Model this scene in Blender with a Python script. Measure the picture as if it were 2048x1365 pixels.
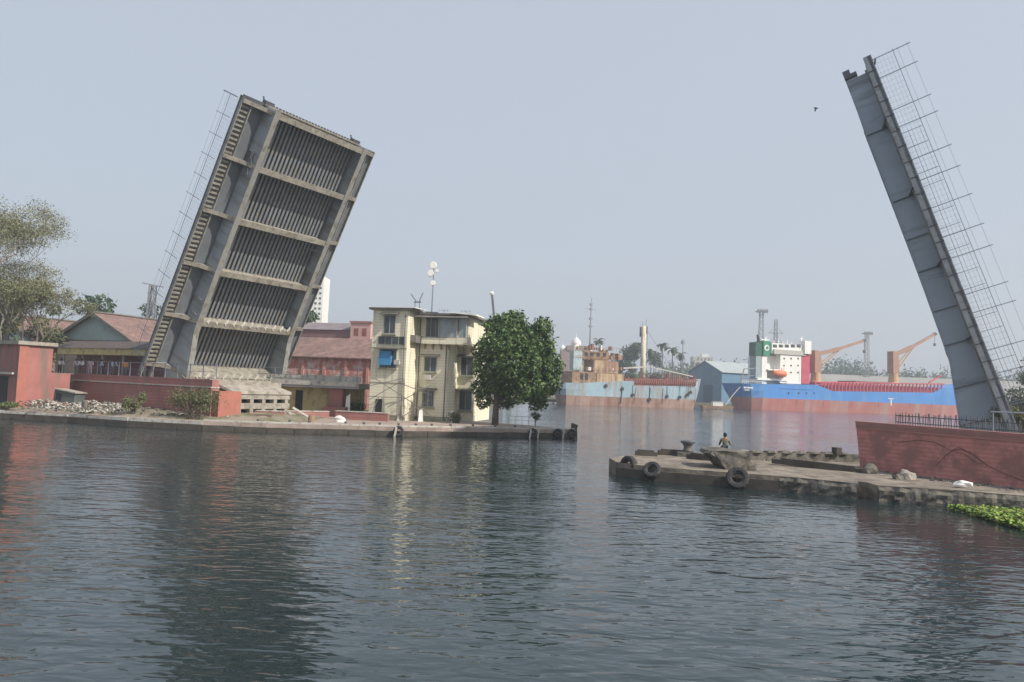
import bpy, math, random
import numpy as np
from mathutils import Vector, Matrix
random.seed(7)
R=math.radians
scn=bpy.context.scene
for o in list(bpy.data.objects): bpy.data.objects.remove(o)
# ---------------------------------------------------------------- camera
F=1500.0; CX,CY=1024.0,682.5
CAMH=4.8; YH=775.0; ROLL=R(2.3)
p=math.atan((YH-CY)/F)
fwd=Vector((0,math.cos(p),math.sin(p))); r0=Vector((1,0,0)); u0=r0.cross(fwd)
rgt=r0*math.cos(ROLL)+u0*math.sin(ROLL); upv=-r0*math.sin(ROLL)+u0*math.cos(ROLL)
cam=bpy.data.cameras.new('camera'); camo=bpy.data.objects.new('camera',cam); scn.collection.objects.link(camo)
mw=Matrix.Identity(4)
for i in range(3): mw[i][0]=rgt[i]; mw[i][1]=upv[i]; mw[i][2]=-fwd[i]
mw[2][3]=CAMH
camo.matrix_world=mw
cam.sensor_width=36; cam.lens=36*F/2048; cam.clip_start=.2; cam.clip_end=9000
scn.camera=camo
# ---------------------------------------------------------------- world and sun
SEL=R(40); SH=Vector((.88,-.475)).normalized()
SUN=Vector((SH.x*math.cos(SEL),SH.y*math.cos(SEL),math.sin(SEL)))
w=bpy.data.worlds.new("World"); scn.world=w; w.use_nodes=True
nt=w.node_tree; bg=nt.nodes['Background']
sky=nt.nodes.new('ShaderNodeTexSky'); sky.sky_type='NISHITA'; sky.sun_disc=False
sky.sun_elevation=SEL; sky.sun_rotation=math.atan2(SH.x,SH.y); sky.dust_density=3.5; sky.air_density=1.2
mx=nt.nodes.new('ShaderNodeMixRGB'); mx.inputs[0].default_value=.74
mx.inputs[2].default_value=(5.15,5.65,6.45,1)
nt.links.new(sky.outputs[0],mx.inputs[1]); nt.links.new(mx.outputs[0],bg.inputs[0])
bg.inputs[1].default_value=.1
sl=bpy.data.lights.new('sun','SUN'); sl.energy=4.5; sl.angle=R(.6); sl.color=(1,.93,.82)
so=bpy.data.objects.new('sun',sl); scn.collection.objects.link(so)
so.rotation_euler=SUN.to_track_quat('Z','Y').to_euler()
scn.view_settings.view_transform='Standard'; scn.view_settings.look='None'
scn.view_settings.exposure=.27; scn.view_settings.gamma=1; scn.view_settings.use_curve_mapping=False
scn.cycles.volume_bounces=0; scn.cycles.max_bounces=6
# ---------------------------------------------------------------- placing helpers (survey of the site)
def ray(x,y): return fwd+rgt*((x-CX)/F)-upv*((y-CY)/F)
def A(x,y,Y):
    d=ray(x,y); return Vector((0,0,CAMH))+d*(Y/d.y)
def G(x,y,z):
    d=ray(x,y); return Vector((0,0,CAMH))+d*((z-CAMH)/d.z)
# ---------------------------------------------------------------- materials
MATS={}
def L(c): return tuple(c)+(1,)
def mat(name,col,rough=.8,var=.2,scale=.6,c2=None,amt=0,streak=0,metal=0,bump=0,bscale=8,brick=None,wave=None,spec=None):
    if name in MATS: return MATS[name]
    m=bpy.data.materials.new(name); m.use_nodes=True; n=m.node_tree; N=n.nodes; K=n.links
    b=N['Principled BSDF']; b.inputs['Roughness'].default_value=rough; b.inputs['Metallic'].default_value=metal
    if spec is not None: b.inputs['Specular IOR Level'].default_value=spec
    tc=N.new('ShaderNodeTexCoord')
    no=N.new('ShaderNodeTexNoise'); no.inputs['Scale'].default_value=scale; no.inputs['Detail'].default_value=8; no.inputs['Roughness'].default_value=.65
    K.new(tc.outputs['Object'],no.inputs['Vector'])
    cr=N.new('ShaderNodeValToRGB'); cr.color_ramp.elements[0].position=.3; cr.color_ramp.elements[1].position=.72
    cr.color_ramp.elements[0].color=L([x*(1-var) for x in col]); cr.color_ramp.elements[1].color=L([min(1,x*(1+var)) for x in col])
    K.new(no.outputs['Fac'],cr.inputs[0]); out=cr.outputs[0]
    if brick:
        bk=N.new('ShaderNodeTexBrick'); bk.inputs['Scale'].default_value=brick[0]; bk.inputs['Mortar Size'].default_value=.012
        bk.inputs['Color1'].default_value=(1,1,1,1); bk.inputs['Color2'].default_value=(.85,.85,.85,1); bk.inputs['Mortar'].default_value=(brick[1],)*3+(1,)
        mp=N.new('ShaderNodeMapping'); mp.inputs['Rotation'].default_value=(R(90),0,0); K.new(tc.outputs['Object'],mp.inputs[0]); K.new(mp.outputs[0],bk.inputs[0])
        mm=N.new('ShaderNodeMixRGB'); mm.blend_type='MULTIPLY'; mm.inputs[0].default_value=.8; K.new(out,mm.inputs[1]); K.new(bk.outputs[0],mm.inputs[2]); out=mm.outputs[0]
    if wave:   # ribs of corrugated sheet or plank courses: (axis, scale, strength)
        wv=N.new('ShaderNodeTexWave'); wv.bands_direction=wave[0]; wv.inputs['Scale'].default_value=wave[1]; wv.inputs['Distortion'].default_value=.3
        K.new(tc.outputs['Object'],wv.inputs[0])
        mm=N.new('ShaderNodeMixRGB'); mm.blend_type='MULTIPLY'; mm.inputs[0].default_value=wave[2]; K.new(out,mm.inputs[1]); K.new(wv.outputs[0],mm.inputs[2]); out=mm.outputs[0]
    if c2 is not None:
        n2=N.new('ShaderNodeTexNoise'); n2.inputs['Scale'].default_value=(streak or scale*2.3); n2.inputs['Detail'].default_value=7; n2.inputs['Roughness'].default_value=.7
        mp=N.new('ShaderNodeMapping'); K.new(tc.outputs['Object'],mp.inputs[0])
        mp.inputs['Location'].default_value=(3.1,7.7,1.3)
        if streak: mp.inputs['Scale'].default_value=(1,1,.12)
        K.new(mp.outputs[0],n2.inputs[0])
        c=N.new('ShaderNodeValToRGB'); c.color_ramp.elements[0].position=.62-amt*.35; c.color_ramp.elements[1].position=.72-amt*.25
        K.new(n2.outputs['Fac'],c.inputs[0])
        mm=N.new('ShaderNodeMixRGB'); K.new(c.outputs[0],mm.inputs[0]); K.new(out,mm.inputs[1]); mm.inputs[2].default_value=L(c2); out=mm.outputs[0]
    K.new(out,b.inputs['Base Color'])
    if bump:
        n3=N.new('ShaderNodeTexNoise'); n3.inputs['Scale'].default_value=bscale; n3.inputs['Detail'].default_value=5
        K.new(tc.outputs['Object'],n3.inputs[0]); bp=N.new('ShaderNodeBump'); bp.inputs['Strength'].default_value=1; bp.inputs['Distance'].default_value=bump
        K.new(n3.outputs[0],bp.inputs['Height']); K.new(bp.outputs[0],b.inputs['Normal'])
    MATS[name]=m; return m
steel=mat('grey_paint_steel',(.27,.27,.25),.55,.2,.4,(.17,.15,.12),.35,streak=1.2)
steelb=mat('blue_grey_steel',(.36,.395,.425),.5,.16,.35,(.25,.24,.21),.4,streak=.9)
stringm=mat('stringer_steel',(.20,.215,.235),.6,.25,.6,(.26,.23,.18),.3)
deckm=mat('deck_plate',(.15,.165,.185),.7,.2,.6)
steeld=mat('dark_steel',(.085,.095,.11),.6,.3,.8,(.12,.1,.08),.3)
steelr=mat('bluish_web_steel',(.35,.41,.48),.5,.14,.2,(.20,.225,.25),.25,streak=.7)
fascr=mat('pale_fascia_steel',(.33,.345,.36),.7,.2,.8,(.22,.22,.22),.3)
dust=mat('dusty_steel',(.30,.28,.235),.8,.25,.9,(.17,.145,.115),.4)
railm=mat('rail_steel',(.22,.24,.28),.5,.1)
conc=mat('concrete',(.34,.31,.27),.9,.25,.7,(.2,.18,.15),.4,bump=.02)
concd=mat('stained_concrete',(.17,.155,.13),.95,.35,.9,(.06,.055,.05),.5,bump=.06,bscale=3)
concl=mat('pale_concrete',(.5,.48,.44),.9,.2,.9,(.25,.22,.19),.3)
redw=mat('red_wall_paint',(.39,.165,.15),.85,.2,.5,(.27,.14,.12),.5,streak=.6,wave=('Z',1.05,.22),bump=.01)
redw2=mat('faded_red_paint',(.35,.145,.13),.85,.2,.5,(.2,.14,.12),.45,streak=.9)
redl=mat('red_paint_sunlit_tint',(.38,.145,.11),.85,.15,.7,(.3,.13,.1),.3)  # red wall paint with warm sunlight put into its colour
cream=mat('cream_wall_paint',(.80,.755,.59),.9,.08,.4,(.52,.49,.38),.3,streak=1.3,wave=('Z',1.0,.13))
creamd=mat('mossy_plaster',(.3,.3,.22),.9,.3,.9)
shade=mat('weathered_awning',(.16,.15,.14),.9,.3,1.2)
glass=mat('window_glass',(.06,.075,.085),.15,.3,.5)
glassl=mat('dusty_glass',(.26,.31,.33),.3,.3,.9)
framem=mat('window_frame',(.36,.36,.35),.6,.15)
white=mat('white_paint',(.80,.79,.75),.6,.08,.6,(.5,.45,.38),.2,streak=1)
whited=mat('white_debris',(.56,.53,.49),.9,.35,1.4,(.2,.17,.13),.45)
black=mat('black_rubber',(.028,.028,.03),.8,.4,3,(.09,.08,.07),.3)
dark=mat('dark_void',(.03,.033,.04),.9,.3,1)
tarp=mat('blue_tarpaulin',(.05,.22,.42),.6,.25,2)
wood=mat('dark_timber',(.075,.065,.055),.9,.4,1.5)
roofr=mat('red_tile_roof',(.25,.155,.135),.9,.3,.5,(.15,.10,.09),.5,wave=('X',2.2,.12))
gable=mat('pale_blue_gable',(.38,.48,.50),.8,.15,.3,(.38,.36,.33),.3,wave=('X',2,.12))
plaster=mat('peeling_pink_wall',(.48,.17,.14),.9,.2,.4,(.6,.5,.46),.45)
maroon=mat('maroon_brick',(.21,.115,.12),.9,.15,.3)
pink=mat('pink_stucco',(.52,.32,.30),.9,.15,.6)
yellow=mat('yellow_wall',(.5,.43,.22),.9,.15,.5,(.3,.25,.15),.35)
grey=mat('grey_slab',(.3,.3,.3),.9,.2,.8)
shipblue=mat('faded_blue_hull',(.27,.39,.46),.7,.2,.15,(.30,.19,.13),.42,streak=.28)
shiprust=mat('rusty_boot_paint',(.34,.23,.19),.8,.25,.25,(.22,.11,.08),.45,streak=.4)
rust=mat('rust_red',(.27,.09,.07),.8,.35,.6,(.12,.06,.05),.4)
rustb=mat('rusty_brown',(.30,.19,.12),.85,.35,.5,(.14,.08,.05),.4)
ochre=mat('ochre_paint',(.47,.36,.22),.8,.25,.4,(.25,.13,.09),.5,streak=1)
hullb=mat('royal_blue_hull',(.05,.225,.58),.5,.15,.1,(.10,.26,.52),.35,streak=.3)
hullr=mat('faded_red_boot',(.42,.15,.13),.6,.15,.12,(.40,.24,.22),.4,streak=.25)
crimson=mat('crimson_deck_steel',(.48,.07,.11),.6,.2,.5)
green=mat('green_funnel',(.02,.22,.12),.5,.15,.5)
craney=mat('tan_crane_paint',(.50,.31,.15),.6,.15,.5)
cranet=mat('brown_jib_paint',(.36,.20,.14),.6,.15,.5)
orange=mat('orange_lifeboat',(.75,.18,.06),.5,.1)
shedblue=mat('blue_shed_sheet',(.10,.22,.34),.7,.15,.3,(.14,.22,.28),.3,wave=('X',1.2,.15))
shedroof=mat('pale_shed_roof',(.36,.40,.41),.7,.12,.2,wave=('X',1,.1))
greyroof=mat('long_grey_roof',(.27,.265,.25),.9,.12,.05)
bark=mat('bark',(.13,.105,.085),.95,.3,2)
lattice=mat('lattice_steel',(.24,.25,.27),.6,.1)
cabt=mat('dull_cable',(.15,.075,.065),.9,.2)
leafA=mat('leaf_bright_green',(.09,.15,.05),.6,.4,1.4)
leafB=mat('leaf_deep_green',(.04,.09,.025),.6,.4,1.4)
leafE=mat('leaf_yellow_green',(.13,.19,.065),.6,.35,1.4)  # paler leaf tone, mixed in at random
leafC=mat('leaf_olive',(.17,.165,.085),.8,.35,1.4)
leafD=mat('leaf_dull_green',(.065,.10,.06),.8,.35,.7)
leafH=mat('hyacinth_green',(.22,.33,.05),.6,.35,3); leafH2=mat('withered_leaf',(.26,.24,.1),.8,.3,3)
for m_ in (leafA,leafB,leafC,leafD,leafE,leafH,leafH2): m_.node_tree.nodes['Principled BSDF'].inputs['Specular IOR Level'].default_value=.25
skin=mat('skin',(.25,.13,.08),.6,.1); hair=mat('black_hair',(.012,.011,.01),.6,.1)
# ---------------------------------------------------------------- mesh builder
class MB:
    def __init__(s): s.v=[]; s.f=[]; s.mi=[]; s.k=0
    def add(s,vs,fs):
        n=len(s.v); s.v+= [tuple(v) for v in vs]; s.f+=[tuple(n+i for i in f) for f in fs]; s.mi+=[s.k]*len(fs); return s
    def box(s,x0,x1,y0,y1,z0,z1,m=None):
        vs=[Vector((x,y,z)) for x in (x0,x1) for y in (y0,y1) for z in (z0,z1)]
        if m is not None: vs=[m@v for v in vs]
        return s.add(vs,[(0,1,3,2),(4,6,7,5),(0,4,5,1),(2,3,7,6),(0,2,6,4),(1,5,7,3)])
    def bar(s,a,b,w=.1,h=None,up=(0,0,1)):
        a=Vector(a);b=Vector(b);h=h or w; d=(b-a).normalized(); u=Vector(up)
        if abs(d.dot(u))>.95: u=Vector((1,0,0))
        x=d.cross(u).normalized(); y=x.cross(d)
        vs=[q+x*(i*w/2)+y*(j*h/2) for q in (a,b) for i,j in ((-1,-1),(1,-1),(1,1),(-1,1))]
        return s.add(vs,[(0,1,2,3)[::-1],(4,5,6,7),(0,1,5,4),(1,2,6,5),(2,3,7,6),(3,0,4,7)])
    def tube(s,pts,rad,n=8):
        if not hasattr(rad,'__len__'): rad=[rad]*len(pts)
        pts=[Vector(q) for q in pts]; vs=[];fs=[]
        for i,q in enumerate(pts):
            d=(pts[min(i+1,len(pts)-1)]-pts[max(i-1,0)]).normalized(); u=Vector((0,0,1)) if abs(d.z)<.9 else Vector((1,0,0))
            x=d.cross(u).normalized(); y=x.cross(d)
            vs+=[q+(x*math.cos(2*math.pi*k/n)+y*math.sin(2*math.pi*k/n))*rad[i] for k in range(n)]
        for i in range(len(pts)-1):
            for k in range(n): fs.append((i*n+k,i*n+(k+1)%n,(i+1)*n+(k+1)%n,(i+1)*n+k))
        fs+= [tuple(range(n))[::-1],tuple((len(pts)-1)*n+k for k in range(n))]
        return s.add(vs,fs)
    def prism(s,poly,d):       # polygon of 3D points extruded by vector d
        poly=[Vector(q) for q in poly]; d=Vector(d); n=len(poly)
        return s.add(poly+[q+d for q in poly],[tuple(range(n))[::-1],tuple(range(n,2*n))]+[(i,(i+1)%n,n+(i+1)%n,n+i) for i in range(n)])
    def lathe(s,c,prof,n=14,axis='Z'):
        c=Vector(c); vs=[]
        for r_,z in prof:
            for k in range(n):
                a=2*math.pi*k/n; q=Vector((r_*math.cos(a),r_*math.sin(a),z))
                if axis=='Y': q=Vector((q.x,q.z,q.y))
                if axis=='X': q=Vector((q.z,q.x,q.y))
                vs.append(c+q)
        fs=[(i*n+k,i*n+(k+1)%n,(i+1)*n+(k+1)%n,(i+1)*n+k) for i in range(len(prof)-1) for k in range(n)]
        return s.add(vs,fs+[tuple(range(n))[::-1],tuple((len(prof)-1)*n+k for k in range(n))])
    def build(s,name,m,parent=None,smooth=False,loc=None):
        me=bpy.data.meshes.new(name); me.from_pydata(s.v,[],s.f); 
        ms=m if isinstance(m,(list,tuple)) else [m]
        for q in ms: me.materials.append(q)
        if len(ms)>1: me.polygons.foreach_set('material_index',s.mi)
        if smooth: me.polygons.foreach_set('use_smooth',[True]*len(me.polygons))
        me.update(); o=bpy.data.objects.new(name,me); scn.collection.objects.link(o)
        if parent: o.parent=parent
        if loc is not None: o.location=loc
        return o
def tag(o,label=None,cat=None,group=None,kind=None):
    if label: o['label']=label
    if cat: o['category']=cat
    if group: o['group']=group
    if kind: o['kind']=kind
    return o
def root(name,loc,label,cat,group=None,rz=0,mtx=None):
    o=bpy.data.objects.new(name,None); scn.collection.objects.link(o)
    if mtx is not None: o.matrix_world=mtx
    else: o.location=loc; o.rotation_euler=(0,0,rz)
    return tag(o,label,cat,group)
def kids(o): return [c for c in scn.collection.objects if c.parent==o]
def copy_tree(o,parent=None):
    c=o.copy(); scn.collection.objects.link(c)
    if parent is not None: c.parent=parent
    for ch in kids(o): copy_tree(ch,c)
    return c
def rough_blob(r_,seed,sq=(1,1,1),n=2):
    import bmesh
    rn=random.Random(seed); bm=bmesh.new(); bmesh.ops.create_icosphere(bm,subdivisions=n,radius=1)
    mb=MB(); vs=[]
    for v in bm.verts:
        k=r_*(.75+.5*rn.random()); vs.append((v.co.x*k*sq[0],v.co.y*k*sq[1],v.co.z*k*sq[2]))
    mb.add(vs,[[q.index for q in f.verts] for f in bm.faces]); bm.free(); return mb
# ---------------------------------------------------------------- water, ground, quays
wm=bpy.data.materials.new('water'); wm.use_nodes=True; n=wm.node_tree; N=n.nodes; K=n.links
b=N['Principled BSDF']; b.inputs['Base Color'].default_value=(.014,.026,.029,1); b.inputs['Roughness'].default_value=.03; b.inputs['IOR'].default_value=1.62
tc=N.new('ShaderNodeTexCoord')
def wnoise(sx,sy,det,rot,dist=0.):
    mp=N.new('ShaderNodeMapping'); mp.inputs['Scale'].default_value=(sx,sy,1); mp.inputs['Rotation'].default_value=(0,0,R(rot))
    K.new(tc.outputs['Object'],mp.inputs[0]); q=N.new('ShaderNodeTexNoise'); q.inputs['Scale'].default_value=1; q.inputs['Detail'].default_value=det; q.inputs['Roughness'].default_value=.5
    q.inputs['Distortion'].default_value=dist
    K.new(mp.outputs[0],q.inputs[0]); return q.outputs['Fac']
def math2(op,a,bv):
    q=N.new('ShaderNodeMath'); q.operation=op
    for i,v in enumerate((a,bv)):
        if isinstance(v,(int,float)): q.inputs[i].default_value=v
        else: K.new(v,q.inputs[i])
    return q.outputs[0]
h1=wnoise(.75,1.7,1.5,8,.5); h2=wnoise(1.9,4.4,1.5,-12,.5); h3=wnoise(.22,.5,1,20)
patch=wnoise(.07,.05,2,0)
hh=math2('ADD',math2('MULTIPLY',h1,.07),math2('ADD',math2('MULTIPLY',h2,.028),math2('MULTIPLY',h3,.07)))
pp=N.new('ShaderNodeMapRange'); pp.inputs[1].default_value=.35; pp.inputs[2].default_value=.65; pp.inputs[3].default_value=.4; pp.inputs[4].default_value=1.5
K.new(patch,pp.inputs[0])
hh=math2('MULTIPLY',hh,pp.outputs[0])
bp=N.new('ShaderNodeBump'); bp.inputs['Strength'].default_value=1; bp.inputs['Distance'].default_value=1.0
K.new(hh,bp.inputs['Height']); K.new(bp.outputs[0],b.inputs['Normal'])
mb=MB(); mb.add([(-3000,-60,0),(3000,-60,0),(3000,4000,0),(-3000,4000,0)],[(0,1,2,3)])
tag(mb.build('water',wm),kind='structure')
def sheet(poly,z,depth=3.0):
    mb=MB(); mb.prism([(x,y,z-depth) for x,y in poly],(0,0,depth)); return mb
soil=mat('dry_soil',(.26,.22,.17),.95,.3,.3,(.12,.13,.06),.45,bump=.05,bscale=2)
farl=mat('far_land',(.14,.14,.09),.95,.3,.02)
quaym=mat('quay_paving',(.36,.29,.25),.95,.2,.35,(.26,.2,.17),.4,bump=.015,bscale=6)
quayr=mat('broken_quay_paving',(.24,.205,.165),.95,.35,.5,(.12,.1,.085),.45,bump=.05,bscale=4)
# far land, one sheet to the horizon
g=sheet([(-3000,92),(-60,92),(-12,92),(-9,120),(-2,250),(12,352),(120,372),(900,430),(3000,460),(3000,6000),(-3000,6000)],1.0,2)
tag(g.build('ground',farl),kind='structure')
LQ=[(-70,72.5),(-47,70.3),(-40.3,69.1),(-33.5,66.6),(-26.5,65.4),(-21.1,66.0),(-9.7,68.4),(-3.1,71.6),(2.1,73.4),(6.6,75.2),(6.9,76.6),(3.2,80),(-3,86),(-8,91.5),(-12,91.8),(-70,91.8)]
mb=MB(); mb.prism([(x,y,-1.5) for x,y in LQ],(0,0,2.3)); tag(mb.build('quay_left',[quaym]),kind='structure')
# dirt bank piled on the left quay, sloping up to the red wall
def bank():
    mb=MB(); nx,ny=90,14; vs=[]
    rn=random.Random(3)
    import itertools
    def edge(x):
        for (x0,y0),(x1,y1) in zip(LQ[:9],LQ[1:10]):
            if x0<=x<=x1: return y0+(y1-y0)*(x-x0)/(x1-x0)
        return 70
    for i in range(nx):
        x=-68+i*(48.5/(nx-1))
        for j in range(ny):
            t=j/(ny-1); y=edge(x)+.25+t*(13)
            fade=min(1,max(0,(-19.5-x)/3.5)); 
            z=.83+fade*(min(1,t*3)*.5*min(1,max(0,(x+47)/6+.2)) + .12*rn.random()*min(1,t*8))
            if j==0: z=.55
            vs.append((x+.2*rn.random(),y+(.25*rn.random() if j else 0),z))
    mb.add(vs,[(i*ny+j,(i+1)*ny+j,(i+1)*ny+j+1,i*ny+j+1) for i in range(nx-1) for j in range(ny-1)])
    return mb
tag(bank().build('dirt_bank',soil,smooth=False),kind='structure')
# edge beam and timber fender of left quay
def strip_along(pts,z0,z1,out,th,name,m,jit=0,kind=None):
    mb=MB(); rn=random.Random(5)
    for (x0,y0),(x1,y1) in zip(pts[:-1],pts[1:]):
        d=Vector((x1-x0,y1-y0,0)); Ln=d.length; d.normalize(); nrm=Vector((d.y,-d.x,0)); k=max(1,int(Ln/2.2))
        for i in range(k):
            a=Vector((x0,y0,0))+d*(Ln*i/k+.03); c=Vector((x0,y0,0))+d*(Ln*(i+1)/k-.03)
            o_=out+jit*rn.random(); zz=z1+jit*(rn.random()-.5)
            mb.prism([a+nrm*o_+Vector((0,0,z0)),c+nrm*o_+Vector((0,0,z0)),c+nrm*(o_-th)+Vector((0,0,z0)),a+nrm*(o_-th)+Vector((0,0,z0))],(0,0,zz-z0))
    o=mb.build(name,m); return o
o=strip_along(LQ[:10],-.6,.45,.12,.4,'fender_beam',wood,.05); tag(o,'dark timber fender beam along the waterline of the left quay','fender')
o=strip_along(LQ[4:10],.803,.93,-.05,.35,'edge_kerb',concl,.03); tag(o,'low pale kerb stones along the edge of the left quay','kerb')
o=strip_along(LQ[:5],.5,.74,.03,.2,'edge_stones',concl,.12); tag(o,'broken pale edge stones below the rubble bank on the left','kerb')
# right quay
RQ=[(6.3,43.2),(8.1,41.6),(12.2,40.1),(15.1,39.0),(17.4,37.4),(17.75,38.3),(18.15,38.1),(18.1,36.9),(21.4,36.2),(24.2,34.9),(34,29),(60,14),(110,20),(120,110),(60,110),(33,62),(25.3,55.4),(18.8,52.6),(13.6,52.8),(8.4,49.6),(6.2,46)]
g=MB(); g.prism([(x,y,-1.5) for x,y in RQ],(0,0,2.25)); tag(g.build('quay_right',quayr),kind='structure')
pts=RQ[:5]
o=strip_along([pts[0],pts[1],pts[2],(14.2,39.35)],-.5,.5,.16,.5,'fender_beam',wood,.06); tag(o,'black timber fender beam along the front of the right quay','fender')
def rockface(a,bb,name,label):
    mb=MB(); rn=random.Random(11); a=Vector(a+(0,)); bb=Vector(bb+(0,)); d=(bb-a); Ln=d.length; d.normalize(); nr=Vector((d.y,-d.x,0)); nx=int(Ln/.22); nz=6; vs=[]
    for i in range(nx+1):
        for j in range(nz):
            z=-.3+j*.2; q=a+d*(Ln*i/nx)+nr*(.06+.13*rn.random()-(.14 if j==nz-1 else 0)); vs.append((q.x,q.y,z+(.05*rn.random() if j<nz-1 else .03)))
    mb.add(vs,[(i*nz+j,(i+1)*nz+j,(i+1)*nz+j+1,i*nz+j+1) for i in range(nx) for j in range(nz-1)])
    # hidden back so that it has thickness
    k=len(mb.v); mb.add([a+Vector((0,0,-.3)),bb+Vector((0,0,-.3)),bb+Vector((0,0,.74)),a+Vector((0,0,.74))],[(3,2,1,0)])
    return tag(mb.build(name,concd),label,'stone facing')
rockface((14.2,39.35),(17.35,37.45),'stone_facing','rough mossy stone facing between the tyre and the notch of the right quay')
rockface((18.15,36.9),(24.2,34.9),'stone_facing','rough dark stone facing right of the notch in the right quay')
rockface((24.2,34.9),(34,29),'stone_facing','rough dark stone facing above the floating green plants')
# ---------------------------------------------------------------- bascule leaves
AL=R(31.0)
U=Vector((math.cos(AL),-math.sin(AL),0)); W=Vector((math.sin(AL),math.cos(AL),0)); Z=Vector((0,0,1))
K2=1.12
Wg=11.333*K2; ov=2.484*K2; DD=1.76*K2; SP=4.946*K2
def frame(x,y,z,o):
    m=Matrix.Identity(4)
    for i in range(3): m[i][0]=x[i]; m[i][1]=y[i]; m[i][2]=z[i]; m[i][3]=o[i]
    return m
def leaf(side,base,th,Lf,webm,label,bot,nstr=23):
    sg=1 if side=='left' else -1
    l=U*math.cos(th)*sg+Z*math.sin(th); y=W*sg; top=l.cross(y)
    t=root('bascule_leaf',None,label,'drawbridge',mtx=frame(l,y,top,base))
    Y=lambda v:sg*v
    def dep(s): return DD+.34*max(0,1-s/17.)**2+(.28 if side=='left' else .15)*max(0,4.6-s)
    def bx(mb,s0,s1,t0,t1,d0,d1): 
        a,b_=sorted((Y(t0),Y(t1))); return mb.box(s0,s1,a,b_,-d1,-d0)
    ss=[-4.5+i*(Lf+4.5)/44 for i in range(45)]; ss[-1]=Lf
    def web(t0,t1,name,m):
        mb=MB(); a,b_=Y(t0),Y(t1); vs=[]
        for s in ss:
            for q in (a,b_):
                vs+=[(s,q,-.22),(s,q,-dep(s)+.05)]
        fs=[]
        for i in range(len(ss)-1):
            k=i*4; fs+=[(k,k+1,k+5,k+4),(k+2,k+6,k+7,k+3),(k,k+4,k+6,k+2),(k+1,k+3,k+7,k+5)]
        e=(len(ss)-1)*4; fs+=[(0,2,3,1),(e,e+1,e+3,e+2)]
        return mb.add(vs,fs).build(name,m,t)
    def flange(tc,wd,name,m,par):
        mb=MB(); vs=[]
        for s in ss:
            for q in (tc-wd/2,tc+wd/2): vs+=[(s,Y(q),-dep(s)+.048),(s,Y(q),-dep(s)-.02)]
        fs=[]
        for i in range(len(ss)-1):
            k=i*4; fs+=[(k,k+1,k+5,k+4),(k+2,k+6,k+7,k+3),(k,k+4,k+6,k+2),(k+1,k+3,k+7,k+5)]
        e=(len(ss)-1)*4; fs+=[(0,2,3,1),(e,e+1,e+3,e+2)]
        return mb.add(vs,fs).build(name,m,par)
    for (a_,wd) in ((0,.62),(Wg,.62)):
        g_=web(a_-.05,a_+.05,'girder',webm); flange(a_+(.22 if a_==0 else -.22),wd,'flange',steel if side=='left' else steelr,g_)
        for j in range(int((Lf)/ (SP))+1):   # vertical stiffeners on the outer face
            s=j*SP
            mbs=MB(); o_=a_-.051 if a_==0 else a_+.051; w_=-.13 if a_==0 else .13
            bx(mbs,s-.015-.0,s+.03,o_,o_+w_,.25,dep(s)-.02); mbs.build('stiffener',steeld if side=='right' else steel,g_)
            if side=='right' and j>0:
                mbs=MB(); mbs.prism([(s-.02,Y(o_),-.25),(s-.02,Y(-ov+.2),-.25),(s-.02,Y(-ov+.2),-.45),(s-.02,Y(o_),-.9)],(.05,0,0)) if a_==0 else None
                if mbs.v: mbs.build('bracket',steeld,t)
            if side=='right' and j in (0,1,2):
                mbs=MB(); s2=s+SP*.45; bx(mbs,s2,s2+.04,o_,o_+w_*.7,.25,dep(s2)-.02); mbs.build('stiffener',steeld,g_)
    d=MB(); bx(d,-.4,Lf,-ov,Wg+ov,-.02,.16); d.build('deck',deckm,t)
    cs=[k*SP for k in range(6)]; cs[5]=Lf-.35
    for i,s in enumerate(cs):
        c=MB(); bx(c,s-.05,s+.05,.06,Wg-.06,.17,dep(s)-.131); cb=c.build('cross_beam',dust,t)
        c=MB(); wd=.34 if i<5 else .34; bx(c,s-wd,s+wd*.7,.56,Wg-.56,dep(s)-.13,dep(s)-.021); c.build('flange',dust,cb)
        for e in ((0,1) if side=='left' else (1,)):   # tapering cantilever brackets under the footways, with a curved throat
            tb=-.06 if e==0 else Wg+.06; sgn=-1 if e==0 else 1; mb=MB()
            poly=[]
            prof=[(0,.17),(ov-.12,.17),(ov-.12,.5),(ov*.62,.62),(ov*.3,.85),(ov*.12,1.15),(0,dep(s)-.05)]
            poly=[(s-.04,Y(tb+sgn*q),-dd) for q,dd in prof]
            mb.prism(poly,(.08,0,0)); bk=mb.build('bracket',steel,t)
            mb=MB(); pr=prof[2:]
            for (q0,d0),(q1,d1) in zip(pr[:-1],pr[1:]):
                mb.add([(s-.22,Y(tb+sgn*q0),-d0),(s+.18,Y(tb+sgn*q0),-d0),(s+.18,Y(tb+sgn*q1),-d1),(s-.22,Y(tb+sgn*q1),-d1),(s-.22,Y(tb+sgn*q0),-d0-.05),(s+.18,Y(tb+sgn*q0),-d0-.05),(s+.18,Y(tb+sgn*q1),-d1-.05),(s-.22,Y(tb+sgn*q1),-d1-.05)],
                 [(0,1,2,3),(4,7,6,5),(0,4,5,1),(1,5,6,2),(2,6,7,3),(3,7,4,0)])
            mb.build('flange',dust,bk)
    # stringers under the roadway
    for k in range(nstr):
        tt=.8+(Wg-1.6)*k/(nstr-1); mb=MB()
        for s0,s1 in zip(cs[:-1],cs[1:]): 
            bx(mb,s0+.07,s1-.07,tt-.05,tt+.05,.17,.52); bx(mb,s0+.07,s1-.07,tt-.125,tt+.125,.521,.57)
        mb.build('stringer',stringm,t)
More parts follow.
